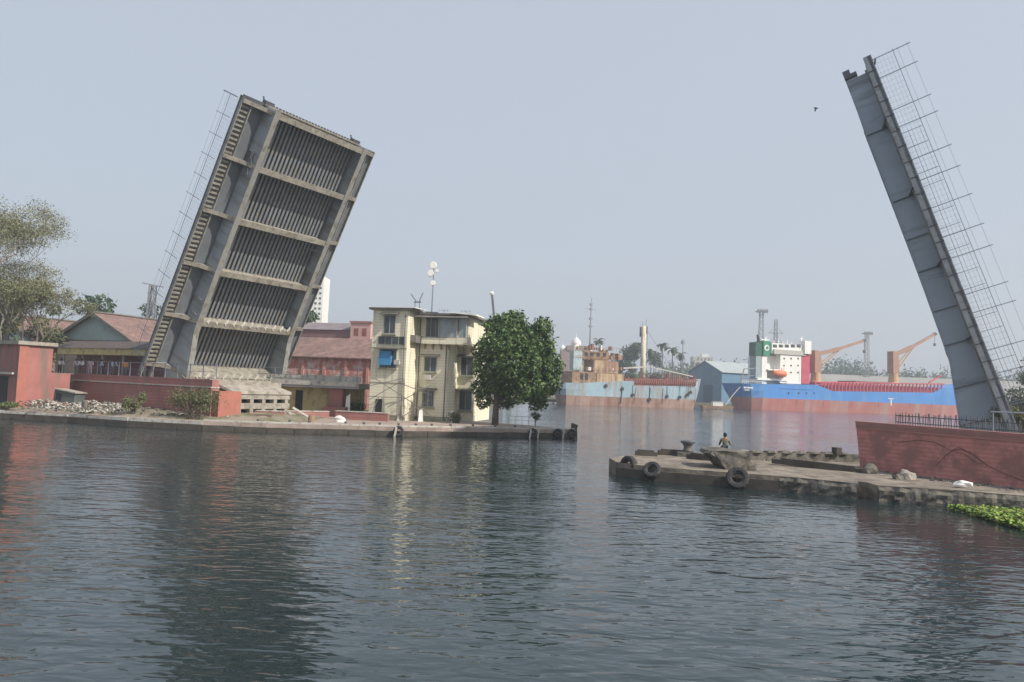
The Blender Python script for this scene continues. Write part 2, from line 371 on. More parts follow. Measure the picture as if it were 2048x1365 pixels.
    # pale teeth added at the two lowest beams, imitating sunlit rib ends
    for s in cs[:2]:
        for k in range(11):
            mb=MB(); tt=1.1+k*(Wg-2.2)/10; mb.bar((s+.1,Y(tt),-(dep(s)+.02)),(s+.55,Y(tt+.5),-(dep(s)-.25)),.3,.05); mb.build('lit_end_tooth',concl,t)
    # footway fascias, inner joists and edge channel
    for e in (0,1):
        f=lambda q:(-q if e==0 else Wg+q)
        mb=MB(); bx(mb,-1.5,Lf,f(ov),f(ov-.1),-.1,.46); fa=mb.build('fascia',steel if side=='left' else fascr,t)
        if side=='right':
            for j in range(1,22):
                m2=MB(); s=j*Lf/22; bx(m2,s-.03,s+.03,f(ov+.001),f(ov+.06),-.1,.46); m2.build('joint_plate',steeld,fa)
        mb=MB(); bx(mb,-1.5,Lf-.5,f(ov-1.15),f(ov-1.05),.17,.55); mb.build('walkway_beam',steel,t)
        if side=='left' and e==0 or side=='right' and e==0:
            for i in range(5):
                for j in range(11):
                    s=cs[i]+.35+(cs[i+1]-cs[i]-.9)*j/10.
                    mb=MB(); bx(mb,s-.09,s+.09,f(ov-.12),f(ov-1.0),.165,.38); mb.build('joist',dust,t)
    # end of the leaf
    mb=MB(); bx(mb,Lf-.02,Lf+.12,-.3,Wg+.3,-.05,.55); ep=mb.build('end_plate',dust,t)
    mb=MB()
    for k in range(30):
        tt=.1+k*(Wg-.2)/29; bx(mb,Lf+.121,Lf+.26,tt-.1,tt+.1,-.05,.12)
    mb.build('finger_joint',steeld,ep)
    for tt in (.3,Wg-.3):
        mb=MB(); bx(mb,Lf+.121,Lf+.45,tt-.55,tt+.45,-.2,.4); mb.bar((Lf+.3,Y(tt-.3),.2),(Lf+.7,Y(tt-.5),.4),.12); mb.build('lock_socket',steeld,t)
    if side=='left':
        mb=MB(); bx(mb,Lf-.3,Lf+.14,-ov+.2,-.4,-.03,.3); mb.build('end_plate',steeld,t)
    else:
        mb=MB(); bx(mb,Lf+.121,Lf+.75,-.3,.2,1.5,2.0); bx(mb,Lf+.121,Lf+.4,-.25,.2,1.1,1.5); mb.build('lock_jaw',steeld,t)
    # railings along both edges
    ph=2.6
    for e in (0,1):
        tt=-ov-.05 if e==0 else Wg+ov+.05
        mb=MB()
        mb.bar((0,Y(tt),1.45),(Lf-.3,Y(tt),1.45),.035)
        rr=mb.build('railing',railm,t)
        mb=MB()
        for z_ in (.25,.5,.75,1.0,1.22): mb.bar((0,Y(tt+.03),z_),(Lf-.3,Y(tt+.03),z_),.009)
        s=0
        while s<Lf-.3: mb.bar((s,Y(tt+.03),.05),(s,Y(tt+.03),1.44),.009); s+=.4
        mb.build('mesh_panel',railm,rr)
        for z_ in (1.45,2.1): 
            mb=MB(); mb.bar((0,Y(tt-.02),z_+.3),(Lf-.3,Y(tt-.02),z_+.3),.014); mb.build('cable',railm,rr)
        npst=14
        for j in range(npst):
            s=.6+j*(Lf-.9)/(npst-1); s+= .35*math.sin(j*2.7) if side=='right' else 0
            mb=MB(); mb.bar((s,Y(tt-.04),.05 if side=='right' else .3),(s,Y(tt-.04),ph),.045); mb.build('post',railm,rr)
        if e==0 and side=='left':
            for s in (Lf-.35,):
                mb=MB(); mb.bar((s,Y(tt),.2),(s,Y(tt),ph),.05); mb.build('post',railm,rr)
    return t,cs,dep,bx
B0=Vector((0,0,CAMH))
LB=B0+(Vector((-31.529,69.015,5.824))-B0)*K2
RB=B0+(Vector((30.134,45.377,4.384))-B0)*K2
tl,cs,dep,bx=leaf('left',LB,R(63.867),24.962*K2,steelb,'raised bridge leaf on the left with its ribbed underside facing the water',None)
# hanging junction box on the upper end of the near girder
mb=MB(); mb.box(21.6,23.4,-.45,-.06,-1.2,-.75); mb.bar((22,-.3,-1.2),(21.2,-.4,-1.7),.08); mb.bar((22.8,-.3,-1.2),(22.2,-.4,-1.8),.08)
mb.build('junction_box',steeld,tl)
for (s,t_) in ((23.2,.7),(16.8,.8),(11.8,.9),(1.6,.9)):   # ladder rungs inside the far girder
    mb=MB(); mb.bar((s-1.5,Wg-.3,-1.2),(s-1.5,Wg-1.4,-.7),.09); mb.build('rung',conc,tl)
mb=MB(); mb.bar((10.9,.9,-.75),(10.4,1.9,-.75),.14); mb.build('loose_pipe',concl,tl)
for s in (6.3,7.9): 
    mb=MB(); mb.bar((s,-.08,-.5),(s,-.3,-1.8),.07); mb.build('pipe_clip',steel,tl)
trt,_,_,_=leaf('right',RB,R(71.486),23.99*K2,steelr,'raised bridge leaf on the right seen edge on beside the red wall',None)
# ---------------------------------------------------------------- left approach: wall, block, walkway, abutment
near=LB-W*(ov+.9)
def onwall(px,off=0):   # point of wall line seen at image column px
    d=ray(px,760); k=d.x/d.y; q=near-W*off
    s=(k*q.y-q.x)/(U.x-k*U.y); return q+U*s
a=onwall(146); bq=onwall(424)
ztop=4.4
t=root('approach_wall',(0,0,0),'long low red approach wall on the left behind the green bush','wall')
Ln=(bq-a).xy.length
mm=frame(U,W,Z,Vector((a.x,a.y,0)))
t.matrix_world=mm
mb=MB(); mb.box(0,Ln,0,.8,.3,ztop-.75); mb.build('wall_face',redw,t)
mb=MB(); mb.box(-.05,Ln+.05,-.12,.85,ztop-.748,ztop-.66); mb.build('string_course',concl,t)
mb=MB(); mb.box(0,Ln,.05,.8,ztop-.658,ztop); mb.build('parapet',redw,t)
mb=MB(); mb.box(Ln+.003,Ln+.9,.15,2.6,.3,ztop-1.0); mb.build('end_pier',redl,t)
# walkway slab behind wall
g=MB(); g.box(-28,Ln-1,1.0,9,.3,ztop-.1,mm); tag(g.build('walkway_left',conc),kind='structure')
# railing on the wall
rl=root('railing',None,'thin metal railing on top of the left red wall by the people','railing',mtx=mm@Matrix.Translation((0,.45,ztop)))
mb=MB(); mb.bar((-4,0,1.35),(Ln,0,1.35),.06); mb.bar((-4,0,.7),(Ln,0,.7),.035); mb.build('rail',railm,rl)
for i in range(15):
    mb=MB(); s=-4+i*(Ln+4)/14; mb.bar((s,0,-.1),(s,0,1.35),.07); mb.build('post',railm,rl)
# red block at far left
bt=root('pump_house',None,'tall red painted block with a dark opening at the far left bank','building',mtx=frame(W,-U,Z,Vector((-47.9,73.2,0))))
mb=MB(); mb.box(0,5.0,0,12,.3,ztop-.02); mb.build('lower_wall',redw2,bt)
mb=MB(); mb.box(0,3.1,0,12,ztop-.018,7.05); mb.build('upper_wall',redw2,bt)
mb=MB(); mb.box(-.35,3.4,-.3,12.3,7.05,7.4); mb.build('roof_slab',conc,bt)
mb=MB(); mb.box(-.1,.75,-.1,-.003,.3,7.04); mb.build('corner_pilaster',redl,bt)
mb=MB(); mb.box(-.3,-.003,.6,12,4.1,4.3); mb.build('ledge',concl,bt)
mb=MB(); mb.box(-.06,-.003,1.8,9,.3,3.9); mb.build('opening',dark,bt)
# station canopy with yellow fascia behind the people
ct=root('canopy',None,'yellow fronted canopy over a maroon wall behind the people','canopy',mtx=frame(U,W,Z,Vector((near.x,near.y,0))+W*9.5-U*30))
mb=MB(); mb.box(-2,17.5,0,3.5,6.8,7.6); mb.build('fascia',yellow,ct)
mb=MB(); mb.box(-2,17.5,2.6,2.9,ztop-.5,6.79); mb.build('back_wall',maroon,ct)
mb=MB(); 
mb.prism([(-2.5,-.3,7.605),(-2.5,3.8,7.605),(-2.5,3.3,8.5),(-2.5,1.9,8.6)],(20,0,0)); mb.build('tile_roof',mat('dark_tiles',(.12,.095,.09),.9,.3,1.5,wave=('X',3,.3)),ct)
for i in range(5):
    mb=MB(); mb.bar((-1+i*4.4,.4,ztop-.3),(-1+i*4.4,.4,6.79),.22); mb.build('post',conc,ct)
# abutment with louvred openings, below the left leaf
ab=root('abutment',None,'grey concrete abutment with two rows of slots under the left leaf','abutment',mtx=frame(W,-U,Z,Vector((bq.x,bq.y,0))+W*2.7+U*.25))
# local x = across the bridge, y = back under leaf
def rowslots(z0,z1,zn,n_=4,w0=.3,w1=6.0):
    mb=MB(); mb.box(0,w1+.4,0,.7,z0-zn,z0); mb.build('beam',conc,ab)
    for i in range(n_+1):
        x=w0+(w1-w0)*i/n_; q=MB(); q.box(x-.2,x+.2,0.02,.66,z0+.002,z1-.002); q.build('pier',conc,ab)
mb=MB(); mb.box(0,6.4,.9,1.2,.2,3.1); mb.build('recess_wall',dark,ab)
rowslots(1.25,1.75,.45); rowslots(2.3,2.68,.55)
mb=MB(); mb.box(0,6.4,0,.7,2.68,3.15); mb.build('lintel',conc,ab)
mb=MB(); mb.prism([(-.6,-.1,3.153),(6.5,-.1,3.153),(5.2,1.9,4.0),(-1.4,1.9,4.0)],(0,.05,.28)); mb.build('sloping_apron',conc,ab)
mb=MB(); mb.box(-1.6,5.6,2.0,2.7,3.9,4.45); mb.build('cap_beam',conc,ab)
mb=MB(); mb.bar((6.5,-.3,1.9),(8.4,-1.2,.75),.4,.2); mb.bar((6.2,-.1,1.4),(7.4,-.8,.8),.25,.2); mb.build('fallen_beam',concl,ab)
# ---------------------------------------------------------------- red low walls, hatch and clutter on left quay
def lowwall(x0,y0,x1,y1,z0,h,th,m,label,name='low_wall'):
    p0=G(x0,y0,z0);p1=G(x1,y1,z0); d=(p1-p0); Ln=d.xy.length; d.normalize(); q=Vector((-d.y,d.x,0))
    o=root(name,None,label,'wall',mtx=frame(d,q,Z,p0)); mb=MB(); mb.box(0,Ln,0,th,-.3,h); mb.build('wall_face',m,o)
    mb=MB(); mb.box(-.04,Ln+.04,-.05,th+.05,h+.002,h+.09); mb.build('coping',redw2,o); return o
def atq(px,Y,z=.8):
    d=ray(px,800); return Vector((d.x/d.y*Y,Y,z))
def lw2(px0,Y0,px1,Y1,h,m,label,z=.8,th=.5):
    p0=atq(px0,Y0,z);p1=atq(px1,Y1,z); d=(p1-p0); Ln=d.length; d.normalize(); q=Vector((-d.y,d.x,0))
    o=root('low_wall',None,label,'wall',mtx=frame(d,q,Z,p0)); mb=MB(); mb.box(0,Ln,0,th,-.2,h); mb.build('wall_face',m,o)
    mb=MB(); mb.box(-.04,Ln+.04,-.05,th+.05,h+.002,h+.08); mb.build('coping',concl,o)
lw2(478,72,570,73,.75,redw,'low red wall in front of the slotted abutment, left piece')
lw2(570,77,660,80,.62,redw,'low red wall below the yellow room, middle piece')
lw2(672,78,777,77,.8,redw,'long low dark red wall in front of the cream house')
mb=MB(); mb.prism([atq(500,69.5,.79),atq(545,69.5,.79),atq(548,71,.79),atq(498,71,.79)],(0,0,.6)); 
tag(mb.build('brick_planter',mat('brown_mound',(.22,.16,.13),.95,.3,1)),'squat brown brick planter on the left quay','planter')
# ---------------------------------------------------------------- control house
PH=R(13); HX=Vector((math.cos(PH),-math.sin(PH),0)); HY=Vector((math.sin(PH),math.cos(PH),0))
H0=atq(738,80,.8)
hs=root('control_house',None,'cream three storey control house with stepped corners beside the leafy tree','house',mtx=frame(HX,HY,Z,H0))
zr=11.7
mb=MB(); mb.box(0,3.95,0,14,0,zr); mb.build('wall',cream,hs)
mb=MB(); mb.box(3.953,7.6,3.2,14,0,zr-.25); mb.build('wall',cream,hs)
mb=MB(); mb.box(7.603,9.6,6.9,14,0,zr-.25); mb.build('wall',cream,hs)
def window(x,z,ww,hh,y,n_=2,gl=glass,awn=True,sill=True,bars=False,bm=framem,parent=hs):
    mb=MB(); t_=.07
    mb.box(x,x+ww,y-.06,y-.004,z,z+t_); mb.box(x,x+ww,y-.06,y-.004,z+hh-t_,z+hh)
    for i in range(n_+1):
        xx=x+(ww-t_)*i/n_; mb.box(xx,xx+t_,y-.058,y-.006,z+t_,z+hh-t_)
    if bars:
        for i in range(1,int(ww/.18)): mb.box(x+i*.18,x+i*.18+.03,y-.05,y-.035,z+t_,z+hh-t_)
    wn=mb.build('window',bm,parent)
    mb=MB(); mb.box(x+.03,x+ww-.03,y-.028,y-.01,z+.03,z+hh-.03); mb.build('pane',gl,wn)
    if awn:
        mb=MB(); mb.prism([(x-.35,y-.003,z+hh+.28),(x-.35,y-.75,z+hh+.1),(x-.35,y-.75,z+hh+.02),(x-.35,y-.003,z+hh+.16)],(ww+.7,0,0)); mb.build('awning',shade,wn)
    if sill:
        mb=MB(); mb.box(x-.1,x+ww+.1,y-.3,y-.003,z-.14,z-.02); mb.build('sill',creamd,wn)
    return wn
window(1.25,9.15,1.35,2.0,0,2)                              # top left
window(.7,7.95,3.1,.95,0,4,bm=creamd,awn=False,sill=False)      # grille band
wn=window(1.0,5.5,1.9,2.0,0,2)
mb=MB(); mb.prism([(1.05,-.1,5.85),(1.05,-.5,5.8),(1.05,-.35,7.3),(1.05,-.1,7.4)],(1.35,0,0)); mb.build('tarpaulin',tarp,wn)
mb=MB(); mb.box(.75,1.5,-.03,-.004,.1,2.2); mb.build('door',dark,hs)
window(4.85,5.3,1.45,1.65,3.2,2); window(4.8,1.5,1.35,1.8,3.2,2,bars=True)
window(7.9,5.1,1.5,2.1,6.9,2); window(7.9,1.2,1.5,2.2,6.9,2)
# small side box on the lit face, and rusty frame windows
mb=MB(); mb.box(3.955,4.6,.9,3.0,8.35,9.15); mb.build('meter_box',shade,hs)
# projecting enclosed balcony of the top floor
bl=MB(); bl.box(4.7,9.75,2.35,3.195,8.35,9.0); blo=bl.build('balcony',cream,hs)
mb=MB(); mb.box(7.603,9.75,3.2,6.895,8.35,9.0); mb.build('balcony',cream,hs)
mb=MB(); mb.box(7.61,9.7,3.25,6.89,9.003,11.7); mb.build('balcony_room',cream,hs)
for i in range(6):
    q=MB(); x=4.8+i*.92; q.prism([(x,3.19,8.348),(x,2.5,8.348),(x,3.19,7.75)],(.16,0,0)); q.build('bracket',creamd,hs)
window(4.85,9.1,1.75,2.2,3.2,3,awn=False,sill=False)
window(6.7,9.05,1.9,2.3,2.5,3,gl=glassl,awn=False,sill=False,parent=hs)
window(8.85,9.05,.8,2.3,2.5,1,gl=glassl,awn=False,sill=False)
for x in (6.6,8.64,9.68):
    q=MB(); q.box(x-.06,x+.06,2.4,2.52,9.001,11.7); q.build('mullion',framem,hs)
mb=MB(); mb.box(-.35,4.5,-.45,14.3,zr+.003,zr+.2); mb.build('roof_slab',shade,hs)
mb=MB(); mb.box(4.503,10.2,1.9,14.3,zr-.246,zr-.05); mb.build('roof_slab',shade,hs)
mb=MB(); mb.prism([(-.3,-.5,zr+.203),(4.9,-.5,zr+.203),(4.9,3,zr+.3),(-.3,3,zr+.3)],(0,0,.06)); mb.build('white_edge',white,hs)
mb=MB(); mb.prism([(8.2,1.7,zr-.04),(10.9,1.9,zr-.25),(10.9,5,zr-.25),(8.2,5,zr+.02)],(0,0,.14)); mb.build('roof_sheet',white,hs)
mb=MB(); mb.prism([(4.0,2.1,zr-.35),(10.0,2.1,zr-.35),(10.0,1.6,zr-.55),(4.0,1.6,zr-.55)],(0,.02,.08)); mb.build('awning',shade,hs)
for z_ in (3.9,7.6):   # string lines of plaster, slightly proud
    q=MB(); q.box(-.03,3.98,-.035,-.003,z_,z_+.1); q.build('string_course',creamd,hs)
# bracing frame in front of house
sc=root('bracing_frame',None,'thin crossed pole frame leaning in front of the cream house','frame',mtx=frame(HX,HY,Z,H0+HY*-1.6))
def P(px,py,Y=78.4): 
    v=A(px,py,Y); m_=sc.matrix_world.inverted(); return m_@v
bpy.context.view_layer.update()
segs=[((735,773),(808,757)),((738,800),(808,760)),((750,757),(808,795)),((775,815),(862,772)),((808,760),(808,832)),((808,795),(862,832)),((735,793),(810,797)),((808,832),(860,800)),((742,832),(757,795)),((808,770),(862,790)),((828,790),(828,833))]
for (a_,b_) in segs:
    mb=MB(); mb.bar(P(*a_),P(*b_),.07); mb.build('pole',shade,sc)
# pipes, condenser and stained band on the house
for x,y in ((3.7,0),(4.25,3.2),(7.35,3.2)):
    mb=MB(); mb.tube([(x,y-.1,.1),(x,y-.1,zr-.5)],.055,6); mb.build('drain_pipe',shade,hs)
mb=MB(); mb.box(5.1,5.8,2.75,3.19,4.45,5.0); mb.build('condenser',concl,hs)
mb=MB(); mb.box(2.75,3.35,-.4,-.01,5.9,6.4); mb.build('condenser',concl,hs)
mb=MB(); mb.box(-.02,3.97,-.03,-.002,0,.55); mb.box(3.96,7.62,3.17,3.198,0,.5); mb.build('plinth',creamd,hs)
# roof equipment
def antenna_mast():
    q=H0+HX*5.0+HY*4.5; zt=zr-.05+.8
    t=root('antenna_mast',(q.x,q.y,zt),'tall thin mast with drum antennas on the cream house roof','mast')
    mb=MB(); mb.tube([(0,0,0),(0,0,3),(0,0,5.9)],[.09,.07,.05],6)
    mb.build('pole',railm,t)
    mb=MB(); mb.box(-.7,.7,-.4,.4,0,.35); mb.build('base_box',steeld,t)
    for (dx,z_,r_) in ((-.1,5.6,.42),(-.35,4.7,.38),(-.05,3.6,.3),(.35,5.0,.2)):
        mb=MB(); mb.lathe((dx,-.1,z_),[(r_*.9,-.12),(r_,0),(r_,.18),(r_*.6,.22)],12,'Y'); mb.build('dish',white,t,smooth=False)
antenna_mast()
q=H0+HX*3.8+HY*3; t=root('aerial_frame',(q.x,q.y,zr+1.0),'short V shaped aerial frame left of the tall roof mast','aerial')
mb=MB(); mb.bar((-.25,0,0),(-.25,0,1.1),.06); mb.bar((.25,0,0),(.25,0,1.1),.06); mb.bar((-.4,0,1.0),(.4,0,1.05),.12); mb.build('stand',steeld,t)
mb=MB(); mb.bar((-.15,0,1.1),(-.75,0,1.9),.09); mb.build('arm',steeld,t)
mb=MB(); mb.bar((.2,0,1.1),(.55,0,2.1),.28,.1); mb.build('panel',railm,t)
for px,lb in ((888,'small television aerial on the roof behind the mast, left of two'),(932,'small television aerial nearer the tree, right of two')):
    q=A(px,622,86); t=root('tv_aerial',(q.x,q.y,zr+.6),lb,'aerial')
    mb=MB(); mb.bar((0,0,0),(0,0,1.1),.05); mb.build('pole',railm,t)
    mb=MB(); mb.bar((-.6,0,1.0),(.6,0,1.05),.03)
    for i in range(4): mb.bar((-.5+i*.3,-.25,1.0),(-.5+i*.3,.25,1.0),.03); mb.bar((-.5+i*.3,0,.85),(-.5+i*.3,0,1.2),.03)
    mb.build('element_array',railm,t)
# white boards, clutter at house foot
rn=random.Random(21)
for i,(px,Y,sx,sz,mm_,lb) in enumerate([(838,79.5,.5,1.4,white,'white leaning board at the foot of the cream house, nearer the door'),(900,80.6,.45,1.3,white,'white leaning board below the lower bay of the cream house'),(690,83,.6,2.6,white,'tall white torn sheet beside the red pillar'),(795,79,.9,.9,concl,'pale sacks heaped against the cream house wall')]):
    q=atq(px,Y,.8); mb=MB(); mb.prism([(0,0,0),(sx,0.1,0),(sx*.8,.25,sz),(sx*.15,.2,sz*.85)],(0,.12,0)); tag(mb.build('leaning_board',mm_,loc=q),lb,'board')
# ---------------------------------------------------------------- between leaf and house
t=root('service_building',None,'yellow room with dark door under a grey walkway slab','building',mtx=frame(HX,HY,Z,atq(575,86,.8)))
mb=MB(); mb.box(-3,7.2,0,5,0,3.1); mb.build('wall',yellow,t)
mb=MB(); mb.box(1.0,1.9,-.04,-.004,0,2.7); mb.build('door',dark,t)
mb=MB(); mb.box(-3.2,9.4,-1.6,5.2,3.103,3.7); mb.build('slab',grey,t)
mb=MB(); mb.box(-3.2,9.4,-1.66,-1.603,3.35,3.85); mb.build('edge_beam',concl,t)
mb=MB(); mb.box(-3.2,9.4,-1.3,-1.1,3.853,4.5); mb.build('walkway_panel',concl,t)
mb=MB(); mb.box(5.7,7.3,-1.2,-.4,0,3.1); mb.build('pillar',redw,t)
mb=MB(); mb.box(5.5,8.0,-1.8,-.3,0,1.1); mb.build('plinth',redw2,t)
rl=root('railing',None,'thin railing above the yellow room behind the left leaf','railing',mtx=frame(HX,HY,Z,atq(575,86,.8)-HY*1.5+Z*3.85))
mb=MB(); mb.bar((-3,0,1.3),(9.3,0,1.3),.05); mb.bar((-3,0,.8),(9.3,0,.8),.04); mb.build('rail',railm,rl)
for i in range(7): mb=MB(); mb.bar((-2.9+i*2,0,0),(-2.9+i*2,0,1.3),.06); mb.build('post',railm,rl)
t=root('long_shed',None,'long shed with brown sloping roof and peeling pink wall between leaf and house','shed',mtx=frame(HX,HY,Z,atq(560,104,1)))
mb=MB(); mb.box(-14,15,0,10,0,6.9); mb.build('wall',plaster,t)
mb=MB(); mb.prism([(-14,-.5,6.903),(-14,5.5,9.9),(-14,5.5,9.7),(-14,-.5,6.75)],(29,0,0)); mb.prism([(-14,5.503,9.9),(-14,11,6.9),(-14,11,6.7),(-14,5.503,9.7)],(29,0,0)); mb.build('roof',roofr,t)
for i in range(9): mb=MB(); mb.box(-13+i*3.2,-12.6+i*3.2,-.15,-.003,0,6.7); mb.build('pilaster',mat('pink_pilaster',(.55,.28,.24),.9,.2),t)
t=root('brick_hall',None,'maroon brick hall with pink end tower behind the brown shed roof','building',mtx=frame(HX,HY,Z,A(600,700,160)*1)); t.matrix_world=frame(HX,HY,Z,Vector((A(598,700,160).x,160,1)))
mb=MB(); mb.box(0,13.5,0,8,0,14.4); mb.build('wall',maroon,t)
mb=MB(); mb.prism([(-.2,-.3,14.4),(-.2,4,16.2),(-.2,8.3,14.4)],(13.6,0,0)); mb.build('roof',mat('slate',(.2,.17,.18),.9),t)
mb=MB(); mb.box(12,16.5,-.8,7,0,15.9); mb.build('tower',pink,t)
mb=MB(); mb.box(11.8,16.7,-1,7.2,15.903,16.3); mb.build('cornice',redw2,t)
for i in range(5):
    mb=MB(); mb.box(1+i*2.2,2.2+i*2.2,-.03,-.004,10.5,12.8); mb.build('window',dark,t)
for i in range(2):
    for j in range(2): mb=MB(); mb.box(12.8+i*1.8,13.8+i*1.8,-.84,-.804,10.6+j*2.6,12.2+j*2.6); mb.build('window',rust,t)
t=root('apartment_tower',(A(640,600,420).x,420,1),'tall white apartment tower far behind the left leaf','building')
mb=MB(); mb.box(-4,1.6,0,14,0,62); mb.build('wall',white,t)
mb=MB(); mb.box(-7,-4.003,0,14,0,46); mb.build('wall',white,t)
for i in range(16):
    for j in range(2): mb=MB(); mb.box(-3+j*2.4,-1.8+j*2.4,-.1,-.004,14+i*2.9,15.2+i*2.9); mb.build('window',glass,t)
for i in range(9): mb=MB(); mb.box(-6.3,-5,-.1,-.004,20+i*2.9,21.4+i*2.9); mb.build('window',glass,t)
# gabled sheds behind the left wall
def shed(px,py_apex,px0,px1,Y,ln,label,eave=None,dirv=None):
    ap=A(px,py_apex,Y); l0=A(px0,690,Y); l1=A(px1,690,Y); hw=(l1.x-l0.x)/2
    ht=ap.z-1; ev=ht-hw*.52
    dv=Vector((.33,.944,0)).normalized() if dirv is None else dirv; sx=Vector((dv.y,-dv.x,0))
    t=root('gabled_shed',None,label,'shed','gabled sheds behind the left wall',mtx=frame(sx,dv,Z,Vector((ap.x,Y,1))))
    mb=MB(); mb.box(-hw,hw,0,ln,0,ev-.02); mb.build('wall',mat('shed_lower_wall',(.25,.2,.19),.9,.2),t)
    mb=MB(); mb.prism([(-hw,0,ev),(hw,0,ev),(0,0,ht)],(0,ln,0)); mb.build('gable',gable,t)
    mb=MB()
    e=1.0; k=.52
    for s in (-1,1):
        x0,x1=0,s*(hw+e)
        mb.prism([(x0,-.6,ht+.06),(x1,-.6,ev-e*k+.06),(x1,-.6,ev-e*k+.28),(x0,-.6,ht+.28)],(0,ln+1,0))
    mb.build('roof',roofr,t)
    mb=MB()
    for s in (-1,1): mb.bar((0,-.72,ht+.1),(s*(hw+e),-.72,ev-e*k+.1),.16,.45)
    mb.build('barge_board',shade,t)
    mb=MB(); mb.box(-.3,.3,-.6,ln,ht+.29,ht+.5); mb.build('ridge_cap',shade,t)
shed(191,629,92,291,118,42,'pale blue gabled shed with brown roof behind the people on the wall')
shed(5,632,-95,105,120,42,'pale blue gabled shed half hidden by the bare tree at far left')
# ---------------------------------------------------------------- right approach: red wall, fence, rail
p0=G(1722,938,.75); p1=G(2048,977,.75); d=(p1-p0); d.z=0; dn=d.normalized(); p0=Vector((p0.x,p0.y,0)); 
qn=Vector((-dn.y,dn.x,0))
Lr=d.length+9
rw=root('approach_wall',None,'tall red painted wall with sloping nose at the foot of the right leaf','wall',mtx=frame(dn,qn,Z,p0))
mb=MB(); zt0,zt1=3.52,3.38
def zt(s): return 3.58-.012*s
mb.prism([(0,0,.3),(Lr,0,.3),(Lr,0,zt(Lr)-.42),(-.33,0,zt(0)-.42)],(0,.9,0)); mb.build('wall_face',mat('right_wall_paint',(.55,.225,.20),.85,.16,.35,(.30,.14,.12),.5,wave=('Z',1.35,.18),bump=.008),rw)
mb=MB(); mb.prism([(-.36,-.05,zt(0)-.418),(Lr,-.05,zt(Lr)-.418),(Lr,-.05,zt(Lr)-.36),(-.37,-.05,zt(0)-.36)],(0,.98,0)); mb.build('string_course',mat('worn_course',(.4,.2,.17),.9,.2),rw)
mb=MB(); mb.prism([(-.36,0,zt(0)-.358),(Lr,0,zt(Lr)-.358),(Lr,0,zt(Lr)),(-.42,0,zt(0))],(0,.9,0)); mb.build('parapet',redw,rw)
mb=MB()
pts=[(2.2,-.03,2.5),(3.4,-.03,2.75),(4.4,-.03,2.7),(5.2,-.03,2.3),(5.7,-.04,2.45),(6.4,-.03,2.2),(7.0,-.03,1.75),(7.8,-.03,1.4),(8.8,-.03,1.1)]
mb.tube(pts,.015,5); mb.tube([(4.4,-.03,1.4),(5.0,-.04,2.1),(5.6,-.05,2.55),(6.2,-.04,2.3),(6.9,-.03,1.8),(6.6,-.03,1.75),(5.9,-.03,2.2),(5.4,-.03,2.25)],.015,5); mb.build('loose_cable',cabt,rw)
bpy.context.view_layer.update()
# picket fence with metal bars on top of wall
fe=root('picket_fence',None,'dark spiky metal fence on the wall left of the right leaf','fence',mtx=frame(dn,qn,Z,p0+Vector((0,0,zt(3)))))
mb=MB(); mb.bar((1.5,1.1,.12),(10.5,1.1,.0),.05); mb.bar((1.5,1.1,.5),(10.5,1.1,.4),.05); mb.build('rail',steeld,fe)
for i in range(62):
    x=1.5+i*.145; mb=MB(); mb.bar((x,1.1,-.1),(x+.05*math.sin(i*3.1),1.1+.1*math.sin(i*1.7),.66+.06*math.sin(i*5)),.05,.03); mb.build('picket',steeld,fe)
rl=root('railing',None,'pale pipe railing crossing in front of the right leaf foot','railing',mtx=frame(dn,qn,Z,p0+Vector((0,0,zt(6)))))
mb=MB(); mb.tube([(6.9,.7,1.02),(20,.7,1.15)],.045,6); mb.build('rail',mat('pale_pipe',(.45,.47,.5),.5),rl)
for i in range(24):
    mb=MB(); x=9.6+i*.16; mb.bar((x,.7,-.1),(x,.7,.95),.03); mb.build('baluster',steeld,rl)
for x in (7.0,9.4,13.5): mb=MB(); mb.bar((x,.7,-.1),(x,.7,1.03),.06); mb.build('post',railm,rl)
g=MB(); g.prism([(p0+dn*(.8)+qn*.95),(p0+dn*(Lr)+qn*.95),(p0+dn*Lr+qn*16),(p0+dn*6+qn*14)],(0,0,3.2)); tag(g.build('walkway_right',conc),kind='structure')
# trees and scrub defined below
# ---------------------------------------------------------------- right quay furniture
def tyre(loc,r_,tilt,rz,label,group='old tyres hung on the right quay'):
    t=root('tyre',None,label,'tyre',group,mtx=Matrix.Translation(loc)@Matrix.Rotation(rz,4,'Z')@Matrix.Rotation(tilt,4,'X'))
    mb=MB(); n_,m_=26,10; vs=[]
    for i in range(n_):
        a=2*math.pi*i/n_
        for j in range(m_):
            b_=2*math.pi*j/m_; rr=r_*.72+r_*.27*math.copysign(abs(math.cos(b_))**.7,math.cos(b_)); yy=r_*.34*math.copysign(abs(math.sin(b_))**.7,math.sin(b_))
            if math.cos(b_)>.7 and i%2: rr*=.955
            vs.append((rr*math.cos(a),yy,rr*math.sin(a)))
    mb.add(vs,[(i*m_+j,((i+1)%n_)*m_+j,((i+1)%n_)*m_+(j+1)%m_,i*m_+(j+1)%m_) for i in range(n_) for j in range(m_)])
    mb.build('tread',black,t)
    mb=MB(); mb.lathe((0,0,0),[(r_*.44,-r_*.22),(r_*.5,-r_*.2),(r_*.5,r_*.2),(r_*.44,r_*.22)],20,'Y'); 
    # open ring: drop both caps
    mb.f=mb.f[:-2]; mb.mi=mb.mi[:-2]; mb.build('bead',steeld,t)
    return t
tyre(A(1257,932,43.0),.6,R(-8),R(-52),'big black tyre standing at the outer tip of the right quay')
tyre(A(1304,941,41.5),.52,R(-35),R(-25),'worn tyre leaning on the quay edge second from the tip')
tyre(A(1475,957,39.6),.62,R(-22),R(-16),'large grey tyre hung alone midway along the right quay front')
